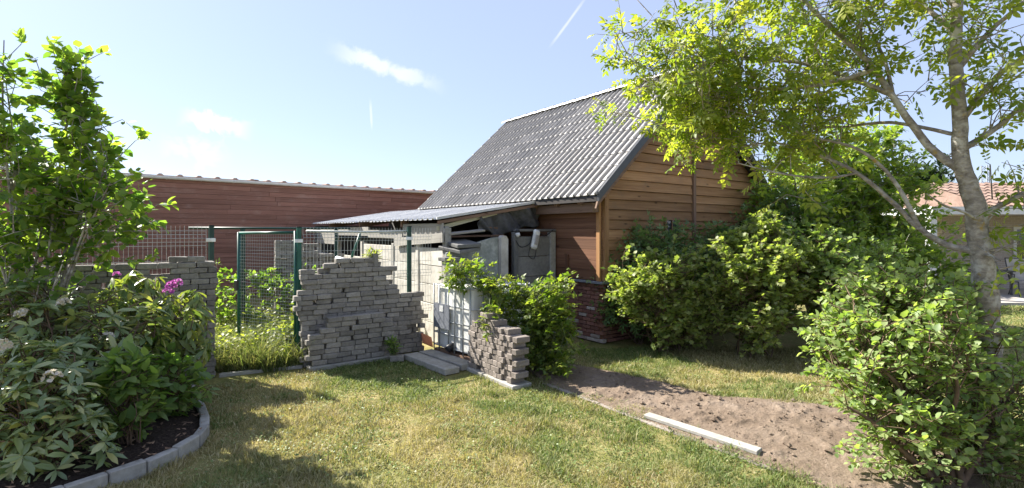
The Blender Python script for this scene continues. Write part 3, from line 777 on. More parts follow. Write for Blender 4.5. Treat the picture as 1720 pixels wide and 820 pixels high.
    for k, (a0, b0, ln, rz, zz, lab) in enumerate(((-1.9, .18, .75, 4, 1.93, 'grey board lying on top of the mottled slab in the shelter'), (-1.55, .42, 1.1, -8, 1.86, 'darker board lying behind the mottled slab in the shelter'), (-.9, .5, .9, 12, 1.99, 'short board on the capping rail under the tarpaulin'))):
        p = loc2(BARN, a0, y + b0)
        o = MB().box(-ln / 2, ln / 2, -.06, .06, -.014, .014).build('stored_board', 'grey_wood' if k == 0 else 'beam_wood', None, loc=(p[0], p[1], zz), rot=(R(8 - 5 * k), R(-5 + 4 * k), AV + R(rz))); tag(o, lab, 'board', 'boards stored in the shelter')
    # hanging tarpaulin
    nx, nz = 40, 12; v = []; f = []
    for j in range(nz + 1):
        for i in range(nx + 1):
            a = i / nx; b = j / nz; X = -.10 - a * 1.45
            topz = 2.46 - a * .26
            dep = .27 + .19 * math.sin(a * 3.0 + .4) + .12 * max(0, 1 - abs(a - .72) / .16) + .03 * math.sin(a * 21) - .10 * max(0, 1 - abs(a - .35) / .2)
            v.append((X + .02 * math.sin(b * 6 + a * 9), f0 - .01 + .05 * math.sin(a * 17 + b * 3) + .03 * math.sin(a * 41 + b * 9) + .05 * b, topz - b * dep))
    for j in range(nz):
        for i in range(nx): k = j * (nx + 1) + i; f.append((k, k + 1, k + nx + 2, k + nx + 1))
    o = mesh_obj('tarpaulin', mesh_from('tarpaulin', v, f, 'tarp', True)); o.location = (BARN.x, BARN.y, 0); o.rotation_euler = (0, 0, AV)
    so = o.modifiers.new('thick', 'SOLIDIFY'); so.thickness = .004
    tag(o, 'dark grey tarpaulin sagging under the corrugated roof', 'tarpaulin')
    # old fluorescent fitting hung on the panels, with its cable
    p = loc2(BARN, -.62, y - .09)
    lt = thing('wall_lamp', 'white plastic light fitting hanging askew on the concrete panels', 'lamp', (p[0], p[1], 1.62), AV)
    b = MB().box(-.075, .075, -.03, .045, 0, .36).build('lamp_body', 'lamp_white', lt, bev=.03); b.rotation_euler = (0, R(14), 0)
    b = MB().box(-.04, .04, -.045, -.032, .08, .26).build('lamp_cover', 'galvanised', lt, bev=.006); b.rotation_euler = (0, R(14), 0)
    c = MB().tube(smooth_path([loc2(BARN, -1.02, y - .08, 1.78), loc2(BARN, -.92, y - .1, 1.66), loc2(BARN, -.72, y - .1, 1.72), loc2(BARN, -.60, y - .08, 1.93), loc2(BARN, -.35, y - .08, 1.86), loc2(BARN, -.15, y - .09, 1.97)], 6), .009, 6).build('cable', 'cable_black', None, True)
    tag(c, 'black cable looping between the concrete posts under the tarpaulin', 'cable')
    c = MB().tube(smooth_path([loc2(BARN, -.70, y - .09, 1.66), loc2(BARN, -.74, y - .1, 1.5), loc2(BARN, -.62, y - .1, 1.44), loc2(BARN, -.56, y - .09, 1.6)], 6), .007, 6).build('cable', 'cable_black', None, True)
    tag(c, 'thin black cable loop below the hanging light fitting', 'cable')
    p = loc2(BARN, -.98, y - .08)
    g = thing('cage_lamp', 'small round lamp with guard on the dark concrete post', 'lamp', (p[0], p[1], 1.93), AV)
    MB().tube([(0, 0, -.02), (0, 0, .02), (0, 0, .05)], [.03, .04, .02], 10).build('lamp_base', 'black_plastic', g, True)
    MB().tube([(0, -.01, -.09), (0, -.01, -.06), (0, 0, -.02)], [.02, .042, .04], 10).build('lamp_glass', 'lamp_white', g, True)
lean_to()

# ------------------------------------------------------------------ water tank in its cage
def tank():
    a = math.atan2(.66, .75)            # local x runs along the hidden side, local -y is the side facing the gate
    base = Vector((-1.24, 8.18)); dx = Vector((.66, -.75)); dy = Vector((.75, .66))
    t = thing('water_tank', 'white plastic water tank in a grey wire cage beside the paver wall', 'tank', (base.x, base.y, 0), math.atan2(-.75, .66))
    LX, LY, z0, z1 = 1.0, 1.15, .10, 1.12
    body = MB().box(.03, LX - .03, .03, LY - .03, z0 + .02, z1).mesh('tank_body', 'tank_plastic'); bevel_mesh(body, .07, 4)
    body.polygons.foreach_set('use_smooth', [True] * len(body.polygons)); bo = mesh_obj('tank_body', body, t)
    for zz in (.45, .80):
        pass
    MB().tube([(.5, .55, z1 - .01), (.5, .55, z1 + .03)], .1, 16).build('filler_cap', 'black_plastic', bo)
    r = .011
    for zz in (z0 + .06, .36, .56, .80, z1 - .02):
        MB().tube([(0, 0, zz), (LX, 0, zz), (LX, LY, zz), (0, LY, zz), (0, 0, zz)], r if zz < 1 else .013, 6, False).build('cage_ring', 'galvanised', t, True)
    n = 0
    for x in (.02, .17, .42, .58, .80, .98):
        for y in (-.012, LY + .012): MB().tube([(x, y, z0), (x, y, z1)], .011, 6).build('cage_bar', 'galvanised', t, True)
    for y in (.2, .42, .64, .86, 1.05):
        for x in (-.012, LX + .012): MB().tube([(x, y, z0), (x, y, z1)], .011, 6).build('cage_bar', 'galvanised', t, True)
    MB().box(.04, .46, -.026, -.018, .44, .82).build('label_plate', 'blue_stone', t)
    MB().box(.20, .30, -.031, -.027, .70, .79).build('label_sticker', 'white_label', t)
    MB().tube([(.5, .03, .2), (.5, -.06, .18), (.5, -.09, .15)], [.055, .055, .045], 12).build('outlet_valve', 'black_plastic', t, True)
    MB().box(0, LX, 0, .1, .0, .095).box(0, LX, LY - .1, LY, 0, .095).box(0, LX, LY / 2 - .05, LY / 2 + .05, 0, .095).build('pallet', 'beam_wood', t)
    p = MB().box(-.14, .14, -.09, .09, 0, .02).build('clay_tile', 'red_tile', None, bev=.004, loc=(-1.40, 8.42, .16), rot=(R(60), R(25), R(60)))
    tag(p, 'broken reddish clay tile standing between paver wall and tank', 'tile')
tank()

# ------------------------------------------------------------------ fences and gate
def mesh_panel(parent, A, B, z0, z1, nwire=None, folds=(1.85, 1.25, .65), spikes=True, step=.05, wire='wire', kink=.035):
    """welded panel: one part with all vertical wires, single heavier horizontal wires"""
    A = Vector((A[0], A[1], 0)); B = Vector((B[0], B[1], 0)); d = B - A; L = d.length; d.normalize(); n = Vector((d.y, -d.x, 0))
    k = int(L / step); mb = MB()
    zs = [z0]
    for fz in sorted(folds):
        if z0 < fz < z1: zs += [fz - .05, fz, fz + .05]
    zs.append(z1)
    for i in range(k + 1):
        p = A + d * (i * L / k)
        mb.tube([p + Vector((0, 0, z)) + (n * kink if any(abs(z - fz) < .01 for fz in folds) else Vector()) for z in zs], .0024, 4, False)
    o = mb.build('mesh_wires', wire, parent); o['kind'] = 'stuff'
    z = z0 + .05; hz = []
    while z < z1: hz.append(z); z += .2
    for fz in folds: hz += [fz - .05, fz, fz + .05]
    for z in sorted(set(round(q, 3) for q in hz if z0 <= q < z1)):
        off = n * kink if any(abs(z - fz) < .01 for fz in folds) else Vector()
        MB().tube([A + off + Vector((0, 0, z)), B + off + Vector((0, 0, z))], .003, 4).build('cross_wire', wire, parent)
def post(name, p, h, mat, label, w=.03, clip=True, round_=False):
    t = thing(name, label, 'post', (p[0], p[1], 0), AV)
    if round_: MB().tube([(0, 0, 0), (0, 0, h)], w, 10).build('shaft', mat, t, True)
    else: MB().box(-w, w, -w, w, 0, h).build('shaft', mat, t, bev=.005)
    MB().box(-w - .003, w + .003, -w - .003, w + .003, h, h + .012).build('cap', 'black_plastic', t)
    if clip:
        MB().box(-.07, .045, -w - .014, -w - .002, h - .22, h - .17).build('clip', 'tag_white', t, bev=.004)
    return t
def fences():
    A = loc2((-3.95, 6.85), -2.9, .32); B = loc2((-3.95, 6.85), -.08, .32)
    t = thing('mesh_fence', 'green wire mesh fence panel above the tall left paver wall', 'fence', (0, 0, 0))
    mesh_panel(t, A, B, .3, 2.02)
    post('fence_post', (-4.16, 7.12), 2.02, 'green_dark', 'dark green square post with white clip at the end of the left wall')
    # fence behind the middle wall
    p0, p1 = (-3.115, 7.52), (-1.70, 8.50)
    post('gate_post', p0, 2.0, 'green_paint', 'green square hinge post with white clip between gate and weathered wall')
    post('fence_post', p1, 2.02, 'green_dark', 'dark green square post rising behind the weathered paver wall', clip=True)
    p2 = (-1.38, 8.74)
    t = thing('mesh_fence', 'wire mesh fence panel with bent wires behind the weathered paver wall', 'fence', (0, 0, 0))
    mesh_panel(t, (p0[0] + .05, p0[1] + .02), p2, .4, 2.0)
    r = MB().tube([(-3.05, 7.62, 1.945), (-2.3, 8.12, 1.93), (-1.72, 8.54, 1.945)], .018, 8).build('rail', 'wire', t, True)
    o = MB().tube([(-2.42, 8.2, 1.91), (-2.63, 8.28, 1.38)], .02, 8).build('brace_tube', 'green_paint', None, True)
    tag(o, 'green tube leaning behind the stepped top of the weathered wall', 'tube')
    o = MB().tube([(-2.62, 8.3, 1.44), (-2.86, 8.38, 1.50)], .045, 14).build('drain_pipe', 'tag_white', None, True)
    tag(o, 'white pipe end lying on top behind the weathered wall', 'pipe')
    # farther rail fence towards the brown shed
    q0, q1 = (-5.6, 8.9), (-3.3, 10.5)
    t = thing('rail_fence', 'dark green rail fence standing in front of the brown shed', 'fence', (0, 0, 0))
    MB().tube([(q0[0], q0[1], 2.0), (q1[0], q1[1], 2.0)], .02, 8).build('rail', 'green_dark', t, True)
    for k in (.12, .30, .9):
        x, y = q0[0] + (q1[0] - q0[0]) * k, q0[1] + (q1[1] - q0[1]) * k
        MB().box(x - .03, x + .03, y - .03, y + .03, 0, 1.985).build('post', 'green_dark', t)
    # gate, swung open away from the camera
    hx, hy = -3.18, 7.555; fx, fy = -4.30, 8.10; L = math.hypot(fx - hx, fy - hy)
    g = thing('garden_gate', 'green tubular gate with square wire mesh standing ajar', 'gate', (hx, hy, 0), math.atan2(fy - hy, fx - hx))
    zb, zt = .10, 1.93; r = .024
    MB().tube([(0, 0, zb), (0, 0, zt + .02)], r, 10).build('stile', 'green_paint', g, True)
    MB().tube([(L, 0, zb), (L, 0, zt)], .028, 10).build('stile', 'green_paint', g, True)
    MB().tube([(0, 0, zt), (L, 0, zt - .015)], .021, 10).build('top_rail', 'green_paint', g, True)
    MB().tube([(0, 0, zb + .05), (L, 0, zb + .05)], .019, 10).build('bottom_rail', 'green_paint', g, True)
    k = int(L / .05)
    mb = MB()
    for i in range(1, k): mb.tube([(i * L / k, 0, zb), (i * L / k, 0, zt)], .0017, 4, False)
    o = mb.build('mesh_wires', 'wire', g); o['kind'] = 'stuff'
    z = zb + .1
    while z < zt - .02: MB().tube([(.02, .006, z), (L - .02, .006, z)], .0021, 4).build('cross_wire', 'wire', g); z += .05
    MB().box(L - .02, L + .06, -.05, .05, 1.02, 1.18).build('latch', 'black_plastic', g, bev=.01)
    MB().tube([(L + .01, -.05, 1.14), (L + .01, -.10, 1.14), (L - .09, -.10, 1.14)], .009, 8).build('handle', 'black_plastic', g, True)
    for z in (.35, 1.65): MB().tube([(-.06, .0, z), (.03, 0, z)], .012, 8).build('hinge', 'galvanised', g, True)
fences()

# ------------------------------------------------------------------ long brown shed behind
def shed():
    a = math.atan2(6.2, 7.05); org = Vector((-10.3, 12.8)); L0, L1 = -5.0, 10.6
    t = thing('long_shed', 'long low shed clad in red-brown boards with zinc gutter', 'shed', (org.x, org.y, 0), a)
    MB().box(L0, L1, .05, 5.0, 0, 3.3).build('wall_core', 'shed_wood', t)
    z = .1; h = .137
    while z < 3.3:
        cuts = sorted([L0] + [L0 + (L1 - L0) * q for q in (random.uniform(.2, .35), random.uniform(.5, .62), random.uniform(.75, .85))] + [L1])
        for c0, c1 in zip(cuts, cuts[1:]):
            me = MB().box(-(c1 - c0) / 2, (c1 - c0) / 2 - .004, -.02 - random.uniform(0, .005), .04, 0, h - .008).mesh('plank', 'shed_wood')
            mesh_obj('plank', me, t, ((c0 + c1) / 2, 0, z), (random.uniform(0, .04), 0, 0))
        z += h
    # gutter: half round trough with brackets
    seg = [(math.cos(q) * .075 - .10, math.sin(q) * .075 + 3.40) for q in [math.pi + math.pi * k / 8 for k in range(9)]]
    inner = [(math.cos(q) * .066 - .10, math.sin(q) * .066 + 3.40) for q in [2 * math.pi - math.pi * k / 8 for k in range(9)]]
    MB().prism(seg + inner, 'x', L0 - .1, L1 + .15).build('gutter', 'gutter_zinc', t)
    s = L0
    while s < L1:
        P = [(math.cos(q) * .081 - .10, math.sin(q) * .081 + 3.40) for q in [math.pi + math.pi * k / 8 for k in range(9)]]
        P2 = [(math.cos(q) * .074 - .10, math.sin(q) * .074 + 3.40) for q in [2 * math.pi - math.pi * k / 8 for k in range(9)]]
        MB().prism(P + P2, 'x', s, s + .03).build('gutter_bracket', 'gutter_zinc', t); s += .8
    # trapezoid roof sheet
    prof = []; s = L0 - .1
    while s < L1 + .1: prof += [(s, 0), (s + .05, .045), (s + .11, .045), (s + .16, 0)]; s += .45
    v = [(x, -.05, 3.43 + zz) for x, zz in prof] + [(x, 5.2, 3.43 + zz + .05) for x, zz in prof] + [(x, -.05, 3.405) for x, zz in prof]; n = len(prof)
    f = [(i, i + 1, n + i + 1, n + i) for i in range(n - 1)] + [(2 * n + i, 2 * n + i + 1, i + 1, i) for i in range(n - 1)]
    mesh_obj('roof_sheet', mesh_from('roof_sheet', v, f, 'house_tile'), t)
    MB().box(L0, L1, -.03, .06, 3.28, 3.40).build('fascia', 'shed_wood', t)
    MB().tube([(4.2, 2.2, 3.4), (4.2, 2.2, 3.62)], .06, 10).build('vent_pipe', 'trim_metal', t)
    MB().tube([(4.2, 2.2, 3.62), (4.2, 2.2, 3.66)], .11, 10).build('vent_cap', 'trim_metal', t)
shed()

# ------------------------------------------------------------------ neighbouring house and terrace
def house():
    t = thing('bungalow', 'pale brick bungalow with red-brown tiled roof and white fascia', 'house', (12.0, 14.6, 0))
    MB().box(2.2, 14, 2.4, 8, 0, 2.45).build('wall', 'house_brick', t)
    MB().box(-.1, 14.5, -.05, .02, 2.42, 2.64).build('fascia', 'fascia_white', t)
    MB().box(-.1, -.05, .02, 7, 2.42, 2.64).build('fascia', 'fascia_white', t)
    MB().box(-.05, 14.5, .021, 2.39, 2.44, 2.50).build('soffit', 'soffit', t)
    MB().box(-.05, 14.5, 2.39, 8, 2.452, 2.50).build('ceiling', 'soffit', t)
    MB().box(-.08, .12, .05, .25, 0, 2.435).build('column', 'fascia_white', t, bev=.01)
    w = MB().box(4.55, 4.65, 2.36, 2.41, .95, 2.1).box(4.65, 6.6, 2.36, 2.41, 2.0, 2.1).box(4.65, 6.6, 2.36, 2.41, .95, 1.03).build('window', 'fascia_white', t)
    MB().box(4.65, 6.6, 2.385, 2.39, 1.03, 2.0).build('pane', 'glass', w)
    # roof deck, and single tiles near its visible verge
    pit = R(19)
    rf = MB().prism([(.3, 2.62), (2.9, 2.62 + 2.6 * math.tan(pit)), (5.5, 2.62), (5.4, 2.58), (.3, 2.58)], 'x', 2.05, 14.5).build('roof', 'house_tile', t)
    tw, tlen = .30, .36
    prof = [(0, 0), (.15, .035), (.3, .045), (.45, .03), (.6, 0), (.85, -.005), (1, 0)]; n = len(prof); v = []
    for y, up in ((-.01, .03), (tlen, 0)): v += [(p * tw, y, h + up) for p, h in prof]
    v += [(p * tw, -.01, -.01) for p, h in prof]
    f = [(i, i + 1, n + i + 1, n + i) for i in range(n - 1)] + [(2 * n + i, 2 * n + i + 1, i + 1, i) for i in range(n - 1)]
    me = mesh_from('roof_tile', v, f, 'house_tile')
    for r in range(8):
        for c in range(16):
            mesh_obj('roof_tile', me, rf, (2.05 + c * tw, .3 + r * tlen * math.cos(pit), 2.64 + r * tlen * math.sin(pit)), (pit, 0, 0))
    p = MB().box(11.2, 26, 13.6, 17.0, -.05, .05).build('terrace', 'paving'); tag(p, 'pale paved terrace of the bungalow', None, kind='structure')
    def chair(x, y, rz, lab):
        c = thing('garden_chair', lab, 'chair', (x, y, .05), rz, 'reclining chairs on the terrace')
        for s in (-.28, .28):
            MB().tube([(s, -.28, 0), (s, -.22, .42), (s, .22, .40), (s, .48, 1.08)], .017, 6).build('side_frame', 'chair_frame', c)
            MB().tube([(s, .30, 0), (s, .02, .42), (s, -.02, .62), (s, .33, .64)], .016, 6).build('leg_and_arm', 'chair_frame', c)
        MB().tube([(-.28, .48, 1.08), (.28, .48, 1.08)], .017, 6).build('top_bar', 'chair_frame', c)
        o = MB().box(-.27, .27, 0, .70, -.008, .008).build('backrest', 'chair_mesh', c, loc=(0, .235, .43)); o.rotation_euler = (R(69), 0, 0)
        MB().box(-.27, .27, -.24, .24, .405, .42).build('seat', 'chair_mesh', c)
    chair(13.1, 15.3, R(35), 'dark framed reclining garden chair just right of the white column')
    chair(15.0, 15.0, R(-20), 'dark framed garden chair right of the walnut trunk on the terrace')
    tb = thing('garden_table', 'dark low garden table on the bungalow terrace', 'table', (14.2, 15.6, .05))
    MB().box(-.7, .7, -.4, .4, .68, .72).build('table_top', 'chair_frame', tb)
    for sx in (-.62, .62):
        for sy in (-.33, .33): MB().box(sx - .025, sx + .025, sy - .025, sy + .025, 0, .68).build('leg', 'chair_frame', tb)
    m = thing('lattice_mast', 'thin grey lattice mast rising far behind the bungalow', 'mast', (55.3, 60, 0))
    for a in (0, 1, 2):
        q = a * 2.09; MB().tube([(.4 * math.cos(q), .4 * math.sin(q), 0), (.4 * math.cos(q), .4 * math.sin(q), 9.6)], .06, 5).build('mast_leg', 'mast_grey', m)
    for k in range(16):
        z = k * .6
        for a in (0, 1, 2):
            q, q2 = a * 2.09, (a + 1) * 2.09
            MB().tube([(.4 * math.cos(q), .4 * math.sin(q), z), (.4 * math.cos(q2), .4 * math.sin(q2), z + .6)], .03, 4).build('brace', 'mast_grey', m)
house()

# ------------------------------------------------------------------ foliage
def tpl_simple(w=.26, droop=.14, fold=.05, base=.3, tip=.65, w2=None):
    w2 = w * .9 if w2 is None else w2
    v = [(0, 0, 0), (base, w, fold - droop * .1), (base, -w, fold - droop * .1), (tip, w2, fold - droop * .45), (tip, -w2, fold - droop * .45), (1, 0, -droop), (base, 0, -droop * .1), (tip, 0, -droop * .45)]
    f = [(0, 6, 1), (6, 7, 3), (6, 3, 1), (7, 5, 3), (0, 2, 6), (6, 4, 7), (6, 2, 4), (7, 4, 5)]
    return np.array(v, float), np.array(f)
def tpl_lite(w=.24, droop=.12):
    v = [(0, 0, 0), (.45, w, .05 - droop * .3), (.45, -w, .05 - droop * .3), (1, 0, -droop), (.5, 0, -droop * .3)]
    return np.array(v, float), np.array([(0, 4, 1), (4, 3, 1), (0, 2, 4), (4, 2, 3)])
def tpl_lobed(droop=.12):
    o = [(0, .04), (.02, .30), (.22, .52), (.34, .34), (.55, .50), (.74, .42), (.72, .20), (1.0, 0)]
    o = o + [(x, -y) for x, y in o[-2::-1]]
    v = [(.38, 0, -.03)] + [(x, y, .10 * abs(y) * 1.6 - droop * x * x) for x, y in o]
    n = len(o)
    return np.array(v, float), np.array([(0, i + 2, i + 1) for i in range(n - 1)])
def tpl_compound(pairs, leaflet, L=.42, spacing=None, angle=55, droop=.5, term=1.0):
    V, F = [], []; k = 0
    def put(x, sgn, sc_, ang, z):
        nonlocal k
        v, f = leaflet; c, s = math.cos(ang * sgn), math.sin(ang * sgn)
        q = v * sc_; r = np.stack([x + q[:, 0] * c - q[:, 1] * s, q[:, 0] * s + q[:, 1] * c, z + q[:, 2] - droop * .5 * q[:, 0] * abs(sgn)], 1)
        V.append(r); F.append(f + k); k += len(v)
    for i in range(pairs):
        x = .25 + .55 * i / max(1, pairs - 1) if pairs > 1 else .42
        z = -droop * .35 * x * x; sc_ = L * (.72 + .28 * i / max(1, pairs - 1)) if pairs > 1 else L
        put(x, 1, sc_, R(angle), z); put(x, -1, sc_, R(angle), z)
    put(.86 if pairs > 1 else .5, 0, L * 1.05 * term, 0, -droop * .35)
    r = np.array([(0, .008, 0), (0, -.008, 0), (.86, 0, -droop * .33)]); V.append(r); F.append(np.array([(0, 1, 2)]) + k)
    return np.concatenate(V), np.concatenate(F)
T_OVATE = tpl_simple(.30, .12, .06, .30, .62, .27)
T_ROUND = tpl_simple(.38, .14, .07, .28, .64, .33)
T_LONG = tpl_simple(.135, .14, .05, .32, .70, .14)
T_LOBED = tpl_lobed()
T_LITE = tpl_lite()
T_WALNUT = tpl_compound(3, tpl_simple(.235, .22, .06, .34, .70, .2), .40, angle=58, droop=.55)
T_ELDER = tpl_compound(2, tpl_simple(.19, .15, .05), .42, angle=55, droop=.35)
T_RASP = tpl_compound(1, tpl_simple(.33, .18, .07, .3, .62, .27), .52, angle=72, droop=.25)
T_PETAL = tpl_simple(.30, -.15, .06, .35, .75, .34)
T_BLADE = tpl_lite(.05, .3)

def frames(X, N):
    X = X / (np.linalg.norm(X, axis=1, keepdims=True) + 1e-9)
    N = N - X * (N * X).sum(1, keepdims=True); N = N / (np.linalg.norm(N, axis=1, keepdims=True) + 1e-9)
    return X, np.cross(N, X), N
def leaf_mesh(name, tpl, P, X, N, S, mat):
    v, f = tpl; X, Y, N = frames(X, N); n = len(P); m = len(v)
    W = P[:, None, :] + S[:, None, None] * (v[None, :, 0:1] * X[:, None] + v[None, :, 1:2] * Y[:, None] + v[None, :, 2:3] * N[:, None])
    F = (f[None] + (np.arange(n) * m)[:, None, None]).reshape(-1, 3)
    rnd = np.repeat(RNG.random(n), len(f))
    return np_mesh(name, W.reshape(-1, 3), F, mat, {'rnd': rnd})
def in_frame(P, base):
    Q = P + base; y = np.maximum(Q[:, 1], .1); return (np.abs(Q[:, 0] / y) < 1.0) & ((Q[:, 2] - 1.95) / y < .45) & ((Q[:, 2] - 1.95) / y > -.5)
def add_leaves(parent, tpl, P, X, N, S, mat, singles=0, name='leaf'):
    """P etc. in the parent's frame (parent only translated)"""
    if singles:
        base = np.array(parent.location); d = np.linalg.norm(P + base - np.array([0, 0, 1.95]), axis=1) - (in_frame(P, base) * 100)
        o = np.argsort(d); pick, rest = o[:singles], o[singles:]
        v, f = tpl; me = np_mesh(name, v, f, mat)
        Xn, Yn, Nn = frames(X[pick], N[pick])
        for i, k in enumerate(pick):
            ob = link(bpy.data.objects.new(name, me), parent); s = S[k]
            ob.matrix_basis = Matrix(((Xn[i, 0] * s, Yn[i, 0] * s, Nn[i, 0] * s, P[k, 0]), (Xn[i, 1] * s, Yn[i, 1] * s, Nn[i, 1] * s, P[k, 1]), (Xn[i, 2] * s, Yn[i, 2] * s, Nn[i, 2] * s, P[k, 2]), (0, 0, 0, 1)))
        P, X, N, S = P[rest], X[rest], N[rest], S[rest]
    o = mesh_obj('foliage', leaf_mesh('foliage', tpl, P, X, N, S, mat), parent); o['kind'] = 'stuff'
    return o
def sample_env(env, n, shell=.5, ragged=0, rng=RNG):
    """points in the union of ellipsoids (centre, radii, weight), biased to the outside"""
    w = np.array([e[1][0] * e[1][1] * e[1][2] * (e[2] if len(e) > 2 else 1) for e in env]) ** .75; w = w / w.sum()
    k = rng.choice(len(env), n, p=w); C = np.array([e[0] for e in env])[k]; Rr = np.array([e[1] for e in env])[k]
    d = rng.normal(size=(n, 3)); d /= np.linalg.norm(d, axis=1, keepdims=True)
    r = rng.random(n) ** (1 / (3 + 5 * shell)) * (1 + ragged * (rng.random(n) - .55))
    return C + d * Rr * r[:, None], d
def plant(name, label, cat, base, env, mat, tpl, twigs, per, size, stems=7, stem_r=.012, twig_len=.3, clump=0, droop=.0, up=.9, stem_mat='stem_brown', shell=.5, singles=0, group=None, skel=None, spread=.12, jitter=.8, minz=.05, sun=.25, twig_r=.003, whorl=False, size_var=.42, part='stems', max_twig=.95, ragged=.5):
    base = np.array([base[0], base[1], base[2] if len(base) > 2 else 0.]); t = thing(name, label, cat, tuple(base), 0, group)
    env = [((np.array(e[0]) - base), np.array(e[1]), e[2] if len(e) > 2 else 1) for e in env]
    mb = MB(); nodes = []
    if skel is None:
        tips, _ = sample_env(env, stems, .8)
        for tip in tips:
            tip = Vector(tip); tip.z = max(tip.z, .25); b = Vector((random.uniform(-spread, spread), random.uniform(-spread, spread), -.03))
            mid1 = b.lerp(tip, .35) + Vector((random.uniform(-.06, .06), random.uniform(-.06, .06), .12 * tip.length * .5))
            mid2 = b.lerp(tip, .7) + Vector((random.uniform(-.06, .06), random.uniform(-.06, .06), .08 * tip.length))
            path = smooth_path([b, mid1, mid2, tip], 5); m = len(path)
            mb.tube(path, [stem_r * (1 - .75 * i / (m - 1)) for i in range(m)], 5, False)
            nodes += [tuple(p) for p in path[2:]]
    else:
        for path, rr in skel:
            path = [Vector(p) - Vector(base) for p in path]; sp = smooth_path(path, 5); m = len(sp)
            rads = np.interp(np.linspace(0, len(rr) - 1, m), range(len(rr)), rr)
            sp = [p + Vector([random.uniform(-.13, .13) * r for _ in range(3)]) if 0 < i < m - 1 else p for i, (p, r) in enumerate(zip(sp, rads))]
            mb.tube(sp, list(rads), 10 if rr[0] > .04 else 6, False)
            if rr[-1] < .03 or len(skel) == 1: nodes += [tuple(p) for p, r in zip(sp, rads) if r < .045]
    nodes = np.array(nodes)
    if clump:
        cc, cd = sample_env(env, clump, shell, ragged); k = RNG.integers(0, clump, twigs)
        sig = twig_len * .55
        T = cc[k] + RNG.normal(size=(twigs, 3)) * sig; D = cd[k] + RNG.normal(size=(twigs, 3)) * .5
    else: T, D = sample_env(env, twigs, shell)
    ok = T[:, 2] > minz - base[2]; T, D = T[ok], D[ok]
    D /= np.linalg.norm(D, axis=1, keepdims=True)
    # every twig grows from the closest stem node to its tip
    Pp, Xp, Np, Sp = [], [], [], []; sunv = np.array(TO_SUN)
    far = np.array([((nodes - q) ** 2).sum(1).min() for q in T]); order = np.argsort(far); T, D = T[order], D[order]
    nn = len(nodes); pool = np.zeros((nn + 2 * len(T), 3)); pool[:nn] = nodes
    for T_, D_ in zip(T, D):
        q = pool[:nn] - T_; dist = np.einsum('ij,ij->i', q, q) + np.maximum(q[:, 2], 0) * .6 + .012 / (np.einsum('ij,ij->i', q, q) + .02)
        a = pool[int(dist.argmin())]; ln = np.linalg.norm(T_ - a)
        if ln > max_twig: continue
        mid = (a + T_) / 2 + RNG.normal(size=3) * .12 * ln + np.array([0, 0, .08 * ln])
        pool[nn] = mid; pool[nn + 1] = a * .25 + T_ * .75; nn += 2
        mb.tube([a, mid, T_], [twig_r * 1.8, twig_r * 1.3, twig_r * .6], 3, False)
        m = max(1, int(per * RNG.uniform(.7, 1.3))); d = T_ - mid; L = np.linalg.norm(d) + 1e-6; d = d / L; st = min(1.0, twig_len / L)
        if whorl:
            u = RNG.uniform(0, 6.28); e1 = np.cross(d, [0.3, .2, .9]); e1 /= np.linalg.norm(e1) + 1e-9; e2 = np.cross(d, e1)
            ax = np.array([0, 0, 1.]) * .6 + d * .5 + RNG.normal(size=3) * .15; ax /= np.linalg.norm(ax); e1 = np.cross(ax, [.5, .3, .1]); e1 /= np.linalg.norm(e1); e2 = np.cross(ax, e1)
            for i in range(m):
                an = u + i * 2.4; out = e1 * math.cos(an) + e2 * math.sin(an); lift = RNG.uniform(-.25, .55) - droop
                Pp.append(T_ - ax * RNG.uniform(0, .05)); Xp.append(out + ax * lift); Np.append(ax + out * -lift * .6 + RNG.normal(size=3) * .2); Sp.append(size * RNG.uniform(1 - size_var, 1 + size_var))
        else:
            for i in range(m):
                s = 1 - st * (i + RNG.random() * .6) / m; p = mid + (T_ - mid) * max(0, s) if i else T_
                out = RNG.normal(size=3); out -= d * out.dot(d); out /= np.linalg.norm(out) + 1e-9
                x = d * .45 + out * jitter + D_ * .3 + np.array([0, 0, -droop + .1])
                n = np.array([0, 0, up]) + D_ * .25 + sunv * sun + RNG.normal(size=3) * .33
                Pp.append(p + out * .01); Xp.append(x); Np.append(n); Sp.append(size * RNG.uniform(1 - size_var, 1 + size_var))
    mb.build(part, stem_mat, t, True)
    Pp, Xp, Np, Sp = map(np.array, (Pp, Xp, Np, Sp))
    k = Pp[:, 2] > minz - base[2] - .02
    add_leaves(t, tpl, Pp[k], Xp[k], Np[k], Sp[k], mat, singles)
    return t
def truss(parent, p, mat, r=.06, n=16, name='flower'):
    d = RNG.normal(size=(n * 5, 3)); c = RNG.normal(size=(n, 3)); c[:, 2] = np.abs(c[:, 2]) + .1; c /= np.linalg.norm(c, axis=1, keepdims=True)
    c = np.repeat(c, 5, 0); x = np.cross(c, d); x /= np.linalg.norm(x, axis=1, keepdims=True)
    P = np.array(p)[None] + c * r * .75; X = x * .8 + c * .55; N = c - x * .5
    return mesh_obj(name, leaf_mesh(name, T_PETAL, P, X, N, np.full(n * 5, r * .62), mat), parent)

